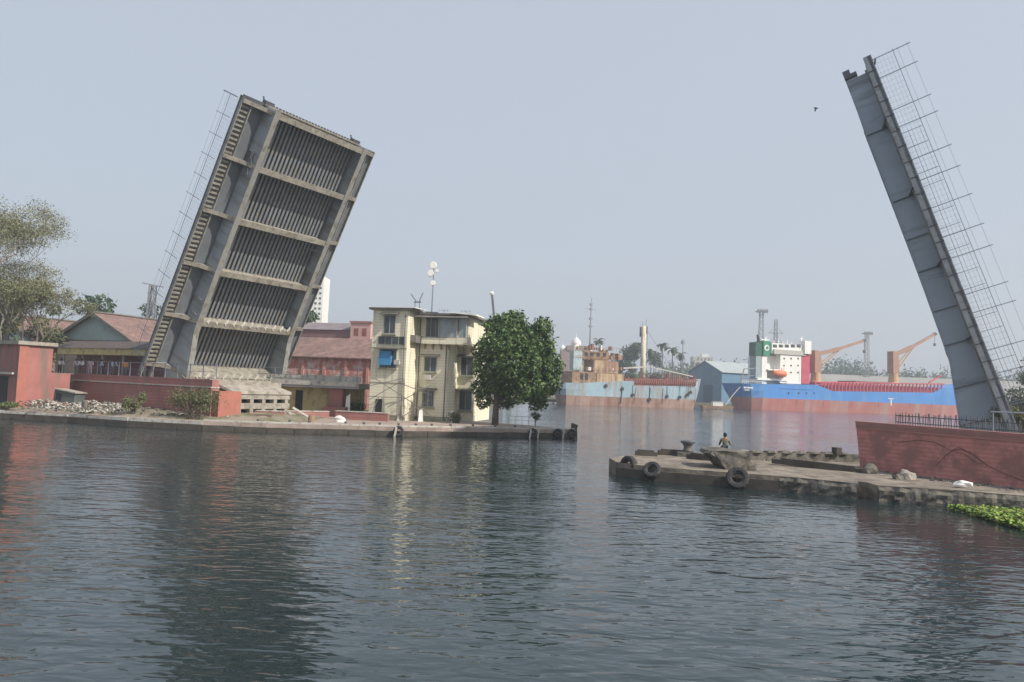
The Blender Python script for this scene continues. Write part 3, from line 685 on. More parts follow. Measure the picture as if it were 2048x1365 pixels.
# bollard
bo=root('bollard',G(1375,913,.75),'rusty dark mooring bollard with flared head on the right quay','bollard')
mb=MB(); mb.box(-.75,.75,-.5,.5,-.1,.28); mb.build('base_block',concd,bo)
mb=MB(); mb.lathe((0,0,.285),[(.42,0),(.3,.15),(.25,.35),(.34,.52),(.46,.6)],14); mb.build('stem',steeld,bo,smooth=True)
mb=MB(); mb.lathe((0,0,.89),[(.46,0),(.5,.06),(.4,.13),(.1,.16)],14); mb.build('cap',steeld,bo,smooth=True)
# broken slab the man sits on
sb=G(1462,937,.75)
mb=MB()
def slabring(y,k,seed):
    q=random.Random(seed); return [(x*k+q.uniform(-.06,.06),y+q.uniform(-.08,.08),z+q.uniform(-.04,.04)) for x,z in [(-1.35,.98),(-1.5,.82),(-1.1,.62),(-.85,.3),(-.55,-.05),(.75,-.05),(1.25,.1),(1.3,.38),(.95,.55),(.8,.95),(.1,1.0),(-.6,1.04)]]
rg=[slabring(y,k,sd) for y,k,sd in ((-.8,.9,1),(-.3,1,2),(.4,1.05,3),(1.2,1.0,4),(1.7,.92,5))]
mb.add([v for q in rg for v in q],[(i*12+k,i*12+(k+1)%12,(i+1)*12+(k+1)%12,(i+1)*12+k) for i in range(4) for k in range(12)]+[tuple(range(12))[::-1],tuple(48+k for k in range(12))])
tag(mb.build('broken_slab',concd,loc=sb),'big broken concrete slab tilted under the seated man','slab')
mb=MB(); mb.box(-1.6,1.5,-.25,.25,0,.35); o=mb.build('broken_beam',conc,loc=G(1530,918,.75)); o.rotation_euler=(.05,.08,-.6); tag(o,'fallen concrete beam lying right of the seated man','beam')
for i,(px,py,L_,rz,lb) in enumerate([(1292,912,1.4,-.1,'short dark timber baulk at the quay tip behind the first tyre'),(1345,911,1.9,.0,'dark timber baulk lying left of the bollard'),(1412,921,2.4,-.5,'long dark timber baulk lying right of the bollard'),(1640,938,5.5,-.62,'long dark timber plank lying before the red wall nose')]):
    mb=MB(); mb.box(-L_/2,L_/2,-.2,.2,0,.28); mb.box(-L_/2*.8,L_/2*.7,-.15,.1,.283,.38); o=mb.build('timber_baulk',wood,loc=G(px,py,.75)); o.rotation_euler=(0,.03,rz); tag(o,lb,'timber','timber baulks on the right quay')
# back parapet of right quay
p_a=G(1495,921,.75); p_b=G(1722,925,.75)
t=root('quay_parapet',p_a,'low stained parapet along the back of the right quay','parapet'); dd_=(p_b-p_a); Lp=dd_.xy.length; t.rotation_euler=(0,0,math.atan2(dd_.y,dd_.x))
mb=MB(); mb.box(0,Lp,0,.5,-.1,.5); mb.build('wall_face',concd,t)
for i in range(7): mb=MB(); mb.lathe((.7+i*(Lp-1)/7,.25,.503),[(.45,0),(.35,.1),(.1,.14)],10); mb.build('cap',concd,t)
mb=MB(); mb.box(Lp*.75,Lp*.75+.4,-.3,.2,.505,.95); mb.build('stub_post',wood,t)
# person helpers
def skinm(name,J,E,m,parent,sub=2):
    me=bpy.data.meshes.new(name); me.from_pydata([j[:3] for j in J],E,[]); me.materials.append(m)
    o=bpy.data.objects.new(name,me); scn.collection.objects.link(o); o.parent=parent
    md=o.modifiers.new('skin','SKIN'); md.use_smooth_shade=True
    for i,j in enumerate(J):
        sv=me.skin_vertices[0].data[i]; rr=j[3]; sv.radius=(rr,j[4] if len(j)>4 else rr)
    me.skin_vertices[0].data[0].use_root=True
    md=o.modifiers.new('sub','SUBSURF'); md.levels=sub; md.render_levels=sub
    return o
def person(loc,rz,label,shirt,trou,pose='stand',group=None,lean=0):
    t=root('person',loc,label,'person',group,rz)
    # facing -Y local; x to the side
    lf=lean
    hip=.93; 
    if pose=='sit':
        leg=[[(.1,0,.1),(.12,-.42,.1),(.12,-.48,-.32),(.12,-.6,-.36)],[(-.1,0,.1),(-.14,-.42,.12),(-.14,-.46,-.32),(-.14,-.58,-.36)]]; hz=.1
        arm=[[(.2,-.02,.56),(.27,-.12,.32),(.30,-.30,.2),(.31,-.38,.18)],[(-.2,-.02,.56),(-.28,-.1,.32),(-.42,-.25,.22),(-.5,-.3,.2)]]
    else:
        leg=[[(.09,0,.9),(.11,-.03,.5),(.12,.02,.09),(.13,-.13,.04)],[(-.09,0,.9),(-.11,.02,.5),(-.12,.06,.09),(-.13,-.09,.04)]]; hz=.93
        f=-lf
        arm=[[(.2,f*.8,1.42-.1*lf),(.27,f*.9-.05,1.15-.1*lf),(.2,f-.25,1.02),(.16,f-.32,1.0)],[(-.2,f*.8,1.42-.1*lf),(-.26,f*.9-.02,1.13),(-.24,f-.2,1.0),(-.22,f-.28,.98)]]
    sh=hz+.5-.1*lf; f=-lf
    J=[(0,0,hz,.13,.1),(0,f*.5,hz+.25,.12,.09),(0,f*.85,sh-.02,.15,.09),(0,f,sh+.07,.05),(0,f*1.05-.01,sh+.17,.085,.095),(0,f*1.1-.01,sh+.27,.075,.085)]
    E=[(0,1),(1,2),(2,3),(3,4),(4,5)]
    for a_ in arm:
        k=len(J); J+=[a_[0]+(.055,),a_[1]+(.042,),a_[2]+(.032,),a_[3]+(.03,)]; E+=[(2,k),(k,k+1),(k+1,k+2),(k+2,k+3)]
    for a_ in leg:
        k=len(J); J+=[a_[0]+(.085,),a_[1]+(.06,),a_[2]+(.04,),a_[3]+(.035,)]; E+=[(0,k),(k,k+1),(k+1,k+2),(k+2,k+3)]
    body=skinm('body',J,E,skin,t,1)
    S=[(0,0,hz-.02,.16,.125),(0,f*.5,hz+.25,.15,.115),(0,f*.85,sh-.02,.165,.11)]; ES=[(0,1),(1,2)]
    for a_ in arm: k=len(S); S+=[a_[0]+(.085,),a_[1]+(.068,),a_[2]+(.05,)]; ES+=[(2,k),(k,k+1),(k+1,k+2)]
    skinm('shirt',S,ES,shirt,t,1)
    T_=[(0,0,hz,.15,.125)]; ET=[]
    for a_ in leg: k=len(T_); T_+=[a_[0]+(.105,),a_[1]+(.085,),a_[2]+(.07,)]; ET+=[(0,k),(k,k+1),(k+1,k+2)]
    skinm('trousers',T_,ET,trou,t,1)
    hx=MB(); hx.lathe((0,f*1.08+.01,sh+.2),[(.085,-.06),(.108,.02),(.105,.09),(.07,.14),(.02,.16)],12)
    hx.build('hair',hair,t,smooth=True)
    return t
olive=mat('olive_cloth',(.17,.16,.12),.9,.1); wh=mat('white_cloth',(.7,.7,.7),.9,.05); pk=mat('pink_cloth',(.6,.45,.47),.9,.05); dk=mat('dark_cloth',(.04,.04,.05),.9,.1); gr=mat('grey_cloth',(.18,.18,.2),.9,.1); yl=mat('orange_cloth',(.7,.3,.1),.9,.1); lb_=mat('light_blue_cloth',(.42,.5,.62),.9,.1)
ps=atq(1452,sb.y+1.45)
pm=person((ps.x,ps.y,sb.z+.96),R(172),'man in olive shirt seated on the broken slab looking across the water',olive,dk,'sit')
mb=MB(); mb.bar((-.5,-.3,.22),(-.95,-.5,.36),.03); 
# people on left walkway
def ppl(px,Yo,label,sh_,tr_,rz=0,lean=0,dz=0):
    q=onwall(px,0)+W*Yo; d_=ray(px,740); k=d_.x/d_.y; q=near+W*Yo; s=(k*q.y-q.x)/(U.x-k*U.y); q=q+U*s
    return person((q.x,q.y,ztop-.1+dz),rz,label,sh_,tr_,'stand','people on the walkway behind the left red wall',lean)
ppl(119,1.7,'person in white shirt leaning at the left end of the walkway railing',wh,dk,R(60),.25)
ppl(152,3.2,'person in long pale clothes standing third from the left end of the railing',mat('pale_cloth',(.55,.48,.45),.9),gr,R(10))
ppl(163,1.8,'person in white top behind the railing, just right of the pale figure',wh,mat('maroon_cloth',(.2,.06,.07),.9),R(0),.1)
ppl(180,1.6,'person in pink clothes standing alone mid walkway',pk,pk,R(30))
ppl(206,1.7,'person in pale shirt and dark trousers leaning left on the railing',lb_,dk,R(-60),.2)
ppl(224,1.7,'person in light blue shirt bending right over the railing',lb_,gr,R(60),.35)
ppl(250,2.6,'person in orange and white near the foot of the left leaf',yl,gr,R(20))
# ---------------------------------------------------------------- vegetation
def leaves(name,blobs,count,size,mats,parent,seed=1,flat=.0,shell=.55,drop=0):
    rn=np.random.RandomState(seed); vols=np.array([b[1][0]*b[1][1]*b[1][2] for b in blobs])**.75; pr=vols/vols.sum()
    idx=rn.choice(len(blobs),count,p=pr); C=np.array([b[0] for b in blobs])[idx]; S=np.array([b[1] for b in blobs])[idx]
    dv=rn.normal(size=(count,3)); dv/=np.linalg.norm(dv,axis=1)[:,None]
    # lumpy radius: hashed by coarse direction cells so the outline is uneven
    cell=np.floor(dv*3.7+10).astype(int); hsh=((cell[:,0]*73+cell[:,1]*179+cell[:,2]*283+idx*37)%97)/97.
    rad=(shell+(1-shell)*rn.rand(count)**.6)*(.66+.55*hsh)+.10*np.abs(rn.normal(size=count))
    P_=C+dv*S*rad[:,None]
    nrm=dv*.6+rn.normal(size=(count,3))*.7+np.array([0,0,.3]); nrm/=np.linalg.norm(nrm,axis=1)[:,None]
    a_=np.cross(nrm,rn.normal(size=(count,3))); a_/=np.linalg.norm(a_,axis=1)[:,None]; b_=np.cross(nrm,a_)
    sz=(size*(.6+.8*rn.rand(count)))[:,None]
    V=np.stack([P_-a_*sz,P_-b_*sz*.45,P_+a_*sz,P_+b_*sz*.45],1).reshape(-1,3)
    me=bpy.data.meshes.new(name); me.vertices.add(len(V)); me.vertices.foreach_set('co',V.ravel())
    me.loops.add(count*4); me.loops.foreach_set('vertex_index',np.arange(count*4)); me.polygons.add(count); me.polygons.foreach_set('loop_start',np.arange(count)*4)
    try: me.polygons.foreach_set('loop_total',np.full(count,4))
    except Exception: pass
    for m in mats: me.materials.append(m)
    mi=(rn.rand(count)*len(mats)).astype(int); me.polygons.foreach_set('material_index',mi); me.update(calc_edges=True); me.validate()
    o=bpy.data.objects.new(name,me); scn.collection.objects.link(o); o.parent=parent; return o
def tree(name,loc,h,r_,label,cat='tree',count=9000,size=.2,mats=None,seed=1,blobs=None,trunk=.25,group=None,nb=9,low=.35):
    t=root(name,loc,label,cat,group); rn=random.Random(seed)
    if blobs is None:
        blobs=[]
        for i in range(nb):
            a_=rn.random()*6.28; q=r_*(.1+.6*rn.random()); z_=h*(low+(.92-low)*rn.random())
            s=r_*(.35+.25*rn.random()); q*=1-.45*max(0,(z_/h-.6)/.4)
            blobs.append(((q*math.cos(a_),q*math.sin(a_),z_),(s,s,s*.8)))
    mb=MB(); mb.tube([(0,0,-.4),(.1*trunk,0,h*.2),(0,.1,h*.45),(.1,0,h*.7)],[trunk*1.3,trunk,trunk*.7,trunk*.3],8)
    tr_=mb.build('trunk',bark,t,smooth=True)
    mb=MB()
    for i,(c,s) in enumerate(blobs[:14]):
        z0=h*.15+.3*(c[2]-h*.15)*rn.random(); mb.tube([(0,0,z0),(c[0]*.4,c[1]*.4,(z0+c[2])*.5),(c[0],c[1],c[2])],[trunk*.45,trunk*.3,trunk*.1],5)
    mb.build('limb',bark,t)
    leaves('crown',blobs,count,size,mats or [leafA,leafB],t,seed)
    return t
# big tree by the house
sc_=79/1500.
bt0=atq(992,79,.8)
def bl(px,py,r_,dy=0,rz=.9): 
    v=A(px,py,79)-bt0; return ((v.x,dy,v.z),(r_*sc_,r_*sc_,r_*rz*sc_))
blobs=[bl(1020,660,38),bl(1000,690,38,-1),bl(1068,690,42,0),bl(985,735,40,-.5),bl(1040,725,45,-1.5),bl(1090,730,36,.5),bl(1002,765,36),bl(1050,770,40,-1),bl(1095,768,28),bl(966,775,22),bl(1075,800,22,-.5),bl(1030,640,20),bl(970,700,24,1),bl(1085,655,22),bl(990,650,22,1),bl(1012,803,19,.6,.8),bl(966,800,17,.2,1.1),bl(1046,672,24,.3),bl(1060,700,26,-1.5)]
tree('leafy_tree',bt0,9.5,4,'dense leafy green tree overhanging the quay beside the cream house',count=24000,size=.2,blobs=blobs,trunk=.3,seed=5,mats=[leafA,leafB,leafE])
tree('sapling',atq(1072,80,.8),1.9,.7,'small thin sapling on the quay right of the big tree',cat='sapling',count=260,size=.12,nb=5,trunk=.05,seed=8)
# bushes on the left bank
def bush(px,Y,w_,h_,label,n_,seed,z=1.2,mats=None,size=.09,lown=5):
    rn=random.Random(seed); t=root('bush',atq(px,Y,z),label,'bush')
    blobs=[(((rn.random()-.5)*w_*.9,(rn.random()-.5)*.9,h_*(.2+.6*rn.random())),(w_*.24,.5,h_*.25)) for i in range(lown)]
    mb=MB()
    for i in range(26):
        a_=rn.random()*6.28; q=w_*.5*rn.random(); hh_=h_*(.6+.4*rn.random()); mb.tube([(0+.3*(rn.random()-.5)*w_,0,-.3),(q*math.cos(a_)*.6,q*math.sin(a_)*.3,hh_*.5),(q*math.cos(a_),q*math.sin(a_)*.4,hh_)],[.025,.018,.008],4)
    mb.build('stem',bark,t); leaves('foliage',blobs,n_,size,mats or [leafC,leafA,leafC],t,seed,shell=.1); return t
bush(386,66.8,4.2,2.7,'large straggly olive bush at the right end of the left red wall',4200,3,z=1.1,lown=20,size=.07)
bush(268,68.6,1.7,2.1,'narrow upright green bush by the middle of the left red wall',1300,4,z=1.1,lown=7)
bush(10,70.9,3.0,.9,'low yellow green shrub under the dark opening at far left',900,9,z=.8,mats=[leafA,leafC])
bush(2030,50,3,2,'scrubby dark bush behind the foot of the right leaf',1500,10,z=3.0)
# bare tree far left
def baretree(loc,h,label,seed,n_=900,leafn=2600):
    t=root('bare_tree',loc,label,'tree'); rn=random.Random(seed); mb=MB(); tw=[]
    def grow(p_,d_,ln,r_,lv):
        q=p_+d_*ln; mb.tube([p_,(p_+q)*.5+Vector((rn.uniform(-1,1),rn.uniform(-1,1),0))*ln*.06,q],[r_,r_*.85,r_*.65],4 if lv>1 else 6)
        if lv>=6: tw.append(q); return
        if lv>=2: tw.append(q)
        for k in range(3 if lv<2 else rn.choice((2,3,3))):
            a_=Vector((rn.uniform(-1,1),rn.uniform(-1,1),rn.uniform(-.5,.6))); nd=(d_+a_*(.62)).normalized(); grow(q,nd,ln*rn.uniform(.62,.82),r_*.6,lv+1)
    grow(Vector((0,0,-.3)),Vector((.05,0,1)),h*.3,.28,0)
    mb.build('branches',mat('grey_bark',(.2,.18,.155),.95,.2),t)
    blobs=[((q.x,q.y,q.z),(h/17,h/17,h/26)) for q in tw]
    leaves('crown',blobs,leafn,.12,[leafC,mat('leaf_pale',(.19,.2,.11),.8,.3)],t,seed,shell=.0); return t
baretree(Vector((A(-52,700,90).x,90,1)),26,'tall wispy half bare tree at the left edge of the picture',12,leafn=20000)
baretree(Vector((A(2,700,101).x,101,1)),20,'middle height wispy tree between the tall and the low one at the left edge',23,leafn=9000)
baretree(Vector((A(62,700,96).x,96,1)),16,'lower wispy tree above the red roof near the left edge',17,leafn=15000)
# distant trees: (px, py_top, Y, radius px, label)
ft=[(195,594,190,34,'round green tree behind the ridge of the blue gabled shed'),(300,598,200,34,'pale tree behind the foot of the left leaf railing'),(350,600,210,30,'pale tree behind the left leaf girder'),(628,612,190,24,'small dark tree below the white tower'),
 (1268,682,420,22,'tall rounded dark tree left of the ship derrick post'),(1240,705,430,18,'low dark tree beside the tall rounded one'),(1312,700,430,16,'low dark tree just right of the derrick post'),
 (18,572,112,40,'dull olive tree over the roof below the tall bare tree'),(100,584,118,36,'dull olive tree above the valley between the two gabled sheds'),
 (2040,745,95,36,'dark bushy tree behind the railing at the right edge'),(2075,700,100,40,'tall dark tree partly out of the frame at right')]
for i,(px,py,Y,rp,lb) in enumerate(ft):
    tp=A(px,py,Y); r_=rp*Y/1500.; z0=1.0 if Y<300 else 1.0
    tree('dense_tree',Vector((tp.x,Y,z0)),tp.z-z0,r_*1.25,lb,count=2600 if i<7 else 6000,size=r_*(.13 if i<7 else .075),mats=[leafD,leafB] if i<7 else [leafC,leafD,leafC] if i<9 else [leafD,leafC,leafD],seed=30+i,nb=11,low=.12,group='trees in the background',trunk=.3)
def palm(px,py,Y,label,seed):
    tp=A(px,py,Y); t=root('palm_tree',(tp.x,Y,1),label,'palm tree','palms behind the rusty ship'); h=tp.z-1; rn=random.Random(seed)
    mb=MB(); mb.tube([(0,0,-.3),(.3,0,h*.5),(0,0,h-1.6)],[.4,.28,.24],6); mb.build('trunk',bark,t)
    mb=MB()
    for i in range(22):
        a_=rn.random()*6.28; e=rn.uniform(-.5,1.1); ln=rn.uniform(3.5,5); pv=Vector((0,0,h-1.6)); 
        for k in range(6):
            q=pv+Vector((math.cos(a_)*math.cos(e),math.sin(a_)*math.cos(e),math.sin(e)))*ln/6; e-=.33
            wdt=.75*(1-abs(k-2)/5); sd=Vector((-math.sin(a_),math.cos(a_),-.35))*wdt
            mb.add([pv,q,q+sd,pv+sd],[(0,1,2,3)]); sd=Vector((math.sin(a_),-math.cos(a_),-.35))*wdt; mb.add([pv,q,q+sd,pv+sd],[(0,3,2,1)]); pv=q
    mb.build('crown',leafD,t)
for i,(px,py,lb) in enumerate([(1325,684,'tallest palm behind the rusty ship deck'),(1345,694,'palm just right of the tallest palm'),(1362,704,'lowest palm at the right of the group'),(1302,697,'palm directly behind the derrick post'),(1198,676,'palm behind the mast of the rusty ship')]): palm(px,py,400,lb,i+50)
# far tree belt, unbroken mass
def belt():
    blobs=[]; rn=random.Random(4)
    for i in range(170):
        px=1330+i*4.4+rn.uniform(-6,6); Y=640+rn.uniform(-20,60)
        top=728+ (px-1330)*.033+rn.uniform(-9,7); 
        if 1650<px<1740: top-= 14
        tp=A(px,top,Y); blobs.append(((tp.x,Y,(tp.z)*.5),(7,6,max(2,tp.z*.5))))
    for i in range(60):
        px=1090+i*3.5; Y=560; tp=A(px,rn.uniform(742,752),Y); blobs.append(((tp.x,Y,tp.z*.5),(6,5,tp.z*.5)))
    for i in range(70):
        px=-20+i*15; Y=420; tp=A(px,rn.uniform(690,720)+px*.03,Y); blobs.append(((tp.x,Y,tp.z*.5),(9,5,tp.z*.5)))
    return blobs
tag(leaves('tree_belt',belt(),42000,1.5,[leafD,leafB],None,77,shell=.5),'continuous belt of far trees along the horizon','woodland',kind='stuff')
# water hyacinth
def hyac():
    rn=np.random.RandomState(9); vs=[];fs=[]; P_=[]
    while len(P_)<4600:
        px=rn.uniform(1895,2120); lo=1014+(px-1895)*.03+5; hi=1018+(px-1895)*.30 if px<2048 else 1064+(px-2048)*.1
        py=rn.uniform(lo,max(lo+3,hi)); 
        if rn.rand()<min(1,(px-1893)/90.) and (math.sin(px*.09)+math.sin(py*.31+px*.023)+rn.rand()*1.6>-.6): P_.append(G(px,py,0))
    for q in P_:
        s=rn.uniform(.035,.085); a_=rn.uniform(0,6.28); tl=rn.uniform(.2,.9); z_=rn.uniform(.03,.24)
        c=Vector((q.x,q.y,z_)); e1=Vector((math.cos(a_),math.sin(a_),0)); e2=Vector((-math.sin(a_)*math.cos(tl),math.cos(a_)*math.cos(tl),math.sin(tl)))
        k=len(vs)
        for j in range(6): vs.append(c+(e1*math.cos(j*1.047)+e2*math.sin(j*1.047))*s)
        fs.append(tuple(range(k,k+6)))
    mb=MB(); mb.add(vs,fs); mb.mi=[random.choice((0,0,0,1,1,2)) for _ in fs]; return mb
tag(hyac().build('water_hyacinth',[leafH,leafE,leafH2]),'bright green floating water plants at the right quay foot','water plants',kind='stuff')
# ---------------------------------------------------------------- rubble and litter
def rubble(name,pts,m,label):
    mb=MB()
    for i,(q,r_) in enumerate(pts):
        b_=rough_blob(r_,i*7+len(name),(1,.8,.6),1); mb.add([Vector(v)+q for v in b_.v],b_.f)
    tag(mb.build(name,m),label,'rubble',kind='stuff')
rn=random.Random(31)
def patch(n_,px0,px1,Y0,Y1,z,r0,r1,ramp=0): 
    out=[]
    for i in range(n_):
        px=rn.uniform(px0,px1); Y=rn.uniform(Y0,Y1); q=atq(px,Y,z+ramp*(Y-Y0)); out.append((q,rn.uniform(r0,r1)))
    return out
rubble('pale_rubble',patch(420,62,245,69.5,76,1.12,.05,.17,.1)+patch(60,150,250,68.6,70,1.05,.06,.2)+patch(40,430,500,68,71,1.1,.06,.2),whited,'heap of pale broken plaster and litter on the left bank')
rubble('brown_rubble',patch(520,40,450,67.5,75,1.1,.04,.17,.08),concd,'brown and grey stones scattered over the left bank')
rubble('quay_rubble',[(G(rn.uniform(1310,2040),rn.uniform(0,1),.75),.01) for i in range(0)]+[(Vector((rn.uniform(8,24),0,.78)),.01) for i in range(0)]+[(p0+dn*rn.uniform(-6,16)-qn*rn.uniform(.1,2.2)+Vector((0,0,.78)),rn.uniform(.03,.12)) for i in range(150)],concd,'small stones scattered on the right quay below the red wall')
rubble('quay_litter',[(p0+dn*rn.uniform(-9,14)-qn*rn.uniform(.2,3)+Vector((0,0,.79)),rn.uniform(.02,.06)) for i in range(70)],whited,'white litter scraps scattered on the right quay')
o=tag(rough_blob(.42,3,(1,.8,.95)).build('boulder',conc,loc=G(1814,955,.85)),'rounded grey boulder against the right red wall','boulder')
o=tag(rough_blob(.28,5,(1,.8,.8)).build('boulder',concd,loc=G(1795,957,.8)),'small dark boulder touching the rounded grey one','boulder')
o=tag(rough_blob(.35,6,(1.2,.9,1.1)).build('boulder',concd,loc=G(1738,942,.9)),'rough dark boulder at the foot of the wall nose','boulder')
o=tag(rough_blob(.42,8,(1.1,.6,.5),2).build('plastic_sack',white,loc=G(1927,970,.9)),'crumpled white sack on the quay before the right red wall','sack')
mb=MB(); mb.lathe((0,0,0),[(.3,0),(.32,.3),(.28,.62)],10); tag(mb.build('barrel',rustb,loc=atq(625,70.5,.8)),'small rusty barrel standing alone on the left quay','barrel')
mb=MB(); mb.lathe((0,0,0),[(.28,0),(.26,1.0),(.2,1.05)],10); tag(mb.build('stone_post',concd,loc=atq(170,70.2,.9)),'stout dark mooring post in front of the pale rubble','post')
tk=root('water_tank',atq(137,74.5,1.5),'tilted dark grey tank lying on the pale rubble','tank'); tk.rotation_euler=(0,.12,-.3)
mb=MB(); mb.box(-1.3,1.3,-.6,.6,0,1.15); mb.build('body',mat('dull_tank',(.1,.115,.11),.8,.3,1),tk)
mb=MB(); mb.box(-1.45,1.45,-.7,.7,1.153,1.25); mb.build('lid',conc,tk)
mb=MB(); mb.box(-1.0,-.3,-.62,-.603,.2,.85); mb.build('hatch',dark,tk)
o=tag(rough_blob(.55,14,(1,.6,.75),2).build('plastic_sack',white,loc=atq(682,72.5,1.0)),'rounded white bundle on the left quay before the dark red wall','sack')
# small cleats along the left quay edge
cl=None
for i,px in enumerate((511,575,615,688,725,757,795,830,862,900,945,990,1030)):
    d_=ray(px,860); k=d_.x/d_.y
    for (x0,y0),(x1,y1) in zip(LQ[4:9],LQ[5:10]):
        den=(x1-x0)-k*(y1-y0); s=(k*y0-x0)/den
        if 0<=s<=1: q=Vector((x0+(x1-x0)*s,y0+(y1-y0)*s+.5,.8)); break
    if cl is None:
        mb=MB(); mb.lathe((0,0,0),[(.1,0),(.09,.2),(.15,.26),(.1,.33)],8); cl=mb.build('mooring_cleat',steeld); o=cl
    else: o=cl.copy(); scn.collection.objects.link(o)
    o.location=q; tag(o,'small dark mooring cleat on the edge of the left quay','cleat','mooring cleats along the left quay')
# tyres and white fenders on left quay
for px,Y,lb in ((800,68.2,'tyre hanging below the cream house on the left quay'),(1068,73.4,'tyre hanging below the sapling on the left quay'),(1118,74.6,'tyre hanging near the tip of the left quay'),(1146,75.3,'tyre hanging at the very tip of the left quay')):
    tyre(atq(px,Y-.35,.45),.5,R(-6),R(8),lb,'tyres hung on the left quay')
for px,Y,lb in ((1062,73.0,'white slanted fender post left of the tyre below the sapling'),(1078,73.6,'white slanted fender post right of the tyre below the sapling'),(792,67.8,'white slanted fender post below the cream house'),(1128,74.7,'white slanted fender post near the left quay tip')):
    q=atq(px,Y-.5,-.3); mb=MB(); mb.bar((0,0,0),(.12,.25,1.15),.16); tag(mb.build('fender_post',concl,loc=q),lb,'fender')
bush(706,84,2.6,1.9,'dense green shrub behind the red pillar beside the cream house',1500,41,z=.8,mats=[leafA,leafB],size=.1,lown=9)
bush(760,79.2,1.6,.9,'low weedy shrub at the foot of the cream house door',600,42,z=.8,mats=[leafB,leafC],size=.08,lown=6)
bush(915,79.5,2.0,1.2,'small dusty shrub between the cream house corner and the big tree',900,43,z=.8,mats=[leafC,leafB],size=.08,lown=8)
rl=root('railing',atq(1018,81,.8),'thin low railing on the quay right of the big tree trunk','railing')
mb=MB(); mb.bar((0,0,.9),(3.0,.1,.9),.04); mb.bar((0,0,.5),(3.0,.1,.5),.03); mb.build('rail',railm,rl)
for i in range(5): mb=MB(); mb.bar((i*.74,.02*i,0),(i*.74,.02*i,.9),.045); mb.build('post',railm,rl)
# dark post cluster at tip
mb=MB(); mb.bar((0,0,-.8),(0,0,.6),.3); mb.bar((.4,.1,-.8),(.3,.1,.5),.25); mb.bar((-.1,0,.5),(.5,.1,.3),.3); tag(mb.build('mooring_pile',wood,loc=atq(1147,76.2,.8)),'dark stump of timber piles on the tip of the left quay','pile')
# ---------------------------------------------------------------- ships
def hull(t,st,zb,mu,ml,name='hull',zmid=1.6):
    # st: (x, half beam at deck, half beam at waterline, z deck, x shift at the waterline)
    mb=MB(); rings=[]
    for (x,bd,bw,zd,dx) in st:
        r_=[]
        for (q,hw,xx) in ((zb,bw*.9,x+dx*1.1),(zmid,bw+(bd-bw)*.45,x+dx*.6),(zmid+(zd-zmid)*.5,bw+(bd-bw)*.8,x+dx*.25),(zd,bd,x)): r_.append((xx,hw,q))
        rings.append(r_)
    nz=4; idx={}
    vs=[]
    for i,r_ in enumerate(rings):
        for sgn in (-1,1):
            for (xx,hw,q) in r_: vs.append((xx,sgn*hw,q))
    W8=8
    up=[];lo=[]
    for i in range(len(rings)-1):
        for s_ in (0,1):
            for j in range(3):
                a_=i*W8+s_*4+j; f=(a_,a_+W8,a_+W8+1,a_+1)
                (lo if j==0 else up).append(f if s_==0 else f[::-1])
        a_=i*W8; up.append((a_+3,a_+W8+3,a_+W8+7,a_+7)); 
    e=(len(rings)-1)*W8
    for j in range(3):
        (lo if j==0 else up).append((j,j+1,j+5,j+4)); (lo if j==0 else up).append((e+j+4,e+j+5,e+j+1,e+j))
    mb.add(vs,up); mb.k=1; n0=0; mb.f+=lo; mb.mi+=[1]*len(lo)
    return mb.build(name,[mu,ml],t)
# rusty coaster: local x from stern to bow
sA=A(1116,812,238); sB=A(1414,812,262); sv=Vector((sB.x-sA.x,sB.y-sA.y,0)); SL=sv.length; sv.normalize(); sq=Vector((-sv.y,sv.x,0))
s1=root('rusty_coaster',None,'old rusty coaster with faded pale blue hull moored across the basin','ship',mtx=frame(sv,sq,Z,Vector((sA.x,sA.y,0))+sq*4))
def sx(px): return (px-1116)/298*SL
def sz(py,px=1250):     # height above water on the ship
    return A(px,py,250).z
st=[(0,3.0,1.2,sz(768,1130),3.0),(2.5,3.9,3.0,sz(767,1150),1),(8,4.2,4.0,sz(768,1180),0),(sx(1240),4.3,4.2,sz(762,1240),0),(sx(1258),4.3,4.2,sz(762,1250),0),(sx(1259),4.3,4.2,sz(770,1258),0),(sx(1340),4.3,4.2,sz(772,1340),0),(sx(1388),3.8,3.2,sz(771,1385),-.5),(sx(1390),3.8,3.1,sz(764,1390),-.6),(SL-1.5,1.8,.6,sz(758,1405),-2.2),(SL,.25,.1,sz(757,1412),-2.8)]
hull(s1,st,-1,shipblue,shiprust,zmid=sz(795,1250))
def sbox(t,px0,px1,y0,y1,py0,py1,m,name,fx=sx,fz=sz,zl=None):
    mb=MB(); za=fz(py1,px0) if zl is None else zl; zb=fz(py0,px0); return (mb.box(fx(px0),fx(px1),y0,y1,za,zb)).build(name,m,t)
zdk=sz(768,1200)
sbox(s1,1187,1240,-3.8,3.8,747,768,ochre,'lower_deckhouse')
d1=sbox(s1,1141,1186,-3.6,3.6,744,768,rustb,'aft_deckhouse')
for px in (1156,1165): sbox(d1,px,px+6,-3.66,-3.605,748,760,dark,'window')
sbox(s1,1182,1230,-3.2,3.2,722,746,ochre,'bridge_deck'); br=sbox(s1,1160,1212,-2.9,2.9,704,721,rustb,'wheelhouse')
for px in (1165,1176,1188,1200): sbox(br,px,px+6,-2.96,-2.905,707,715,dark,'window')
sbox(s1,1155,1160,-3.2,0,706,748,gable,'funnel'); sbox(s1,1206,1214,-1.5,1.5,700,735,ochre,'ventilator_block')
sbox(s1,1143,1158,-3.4,-1,704,742,gable,'awning_screen')
rn=random.Random(44)
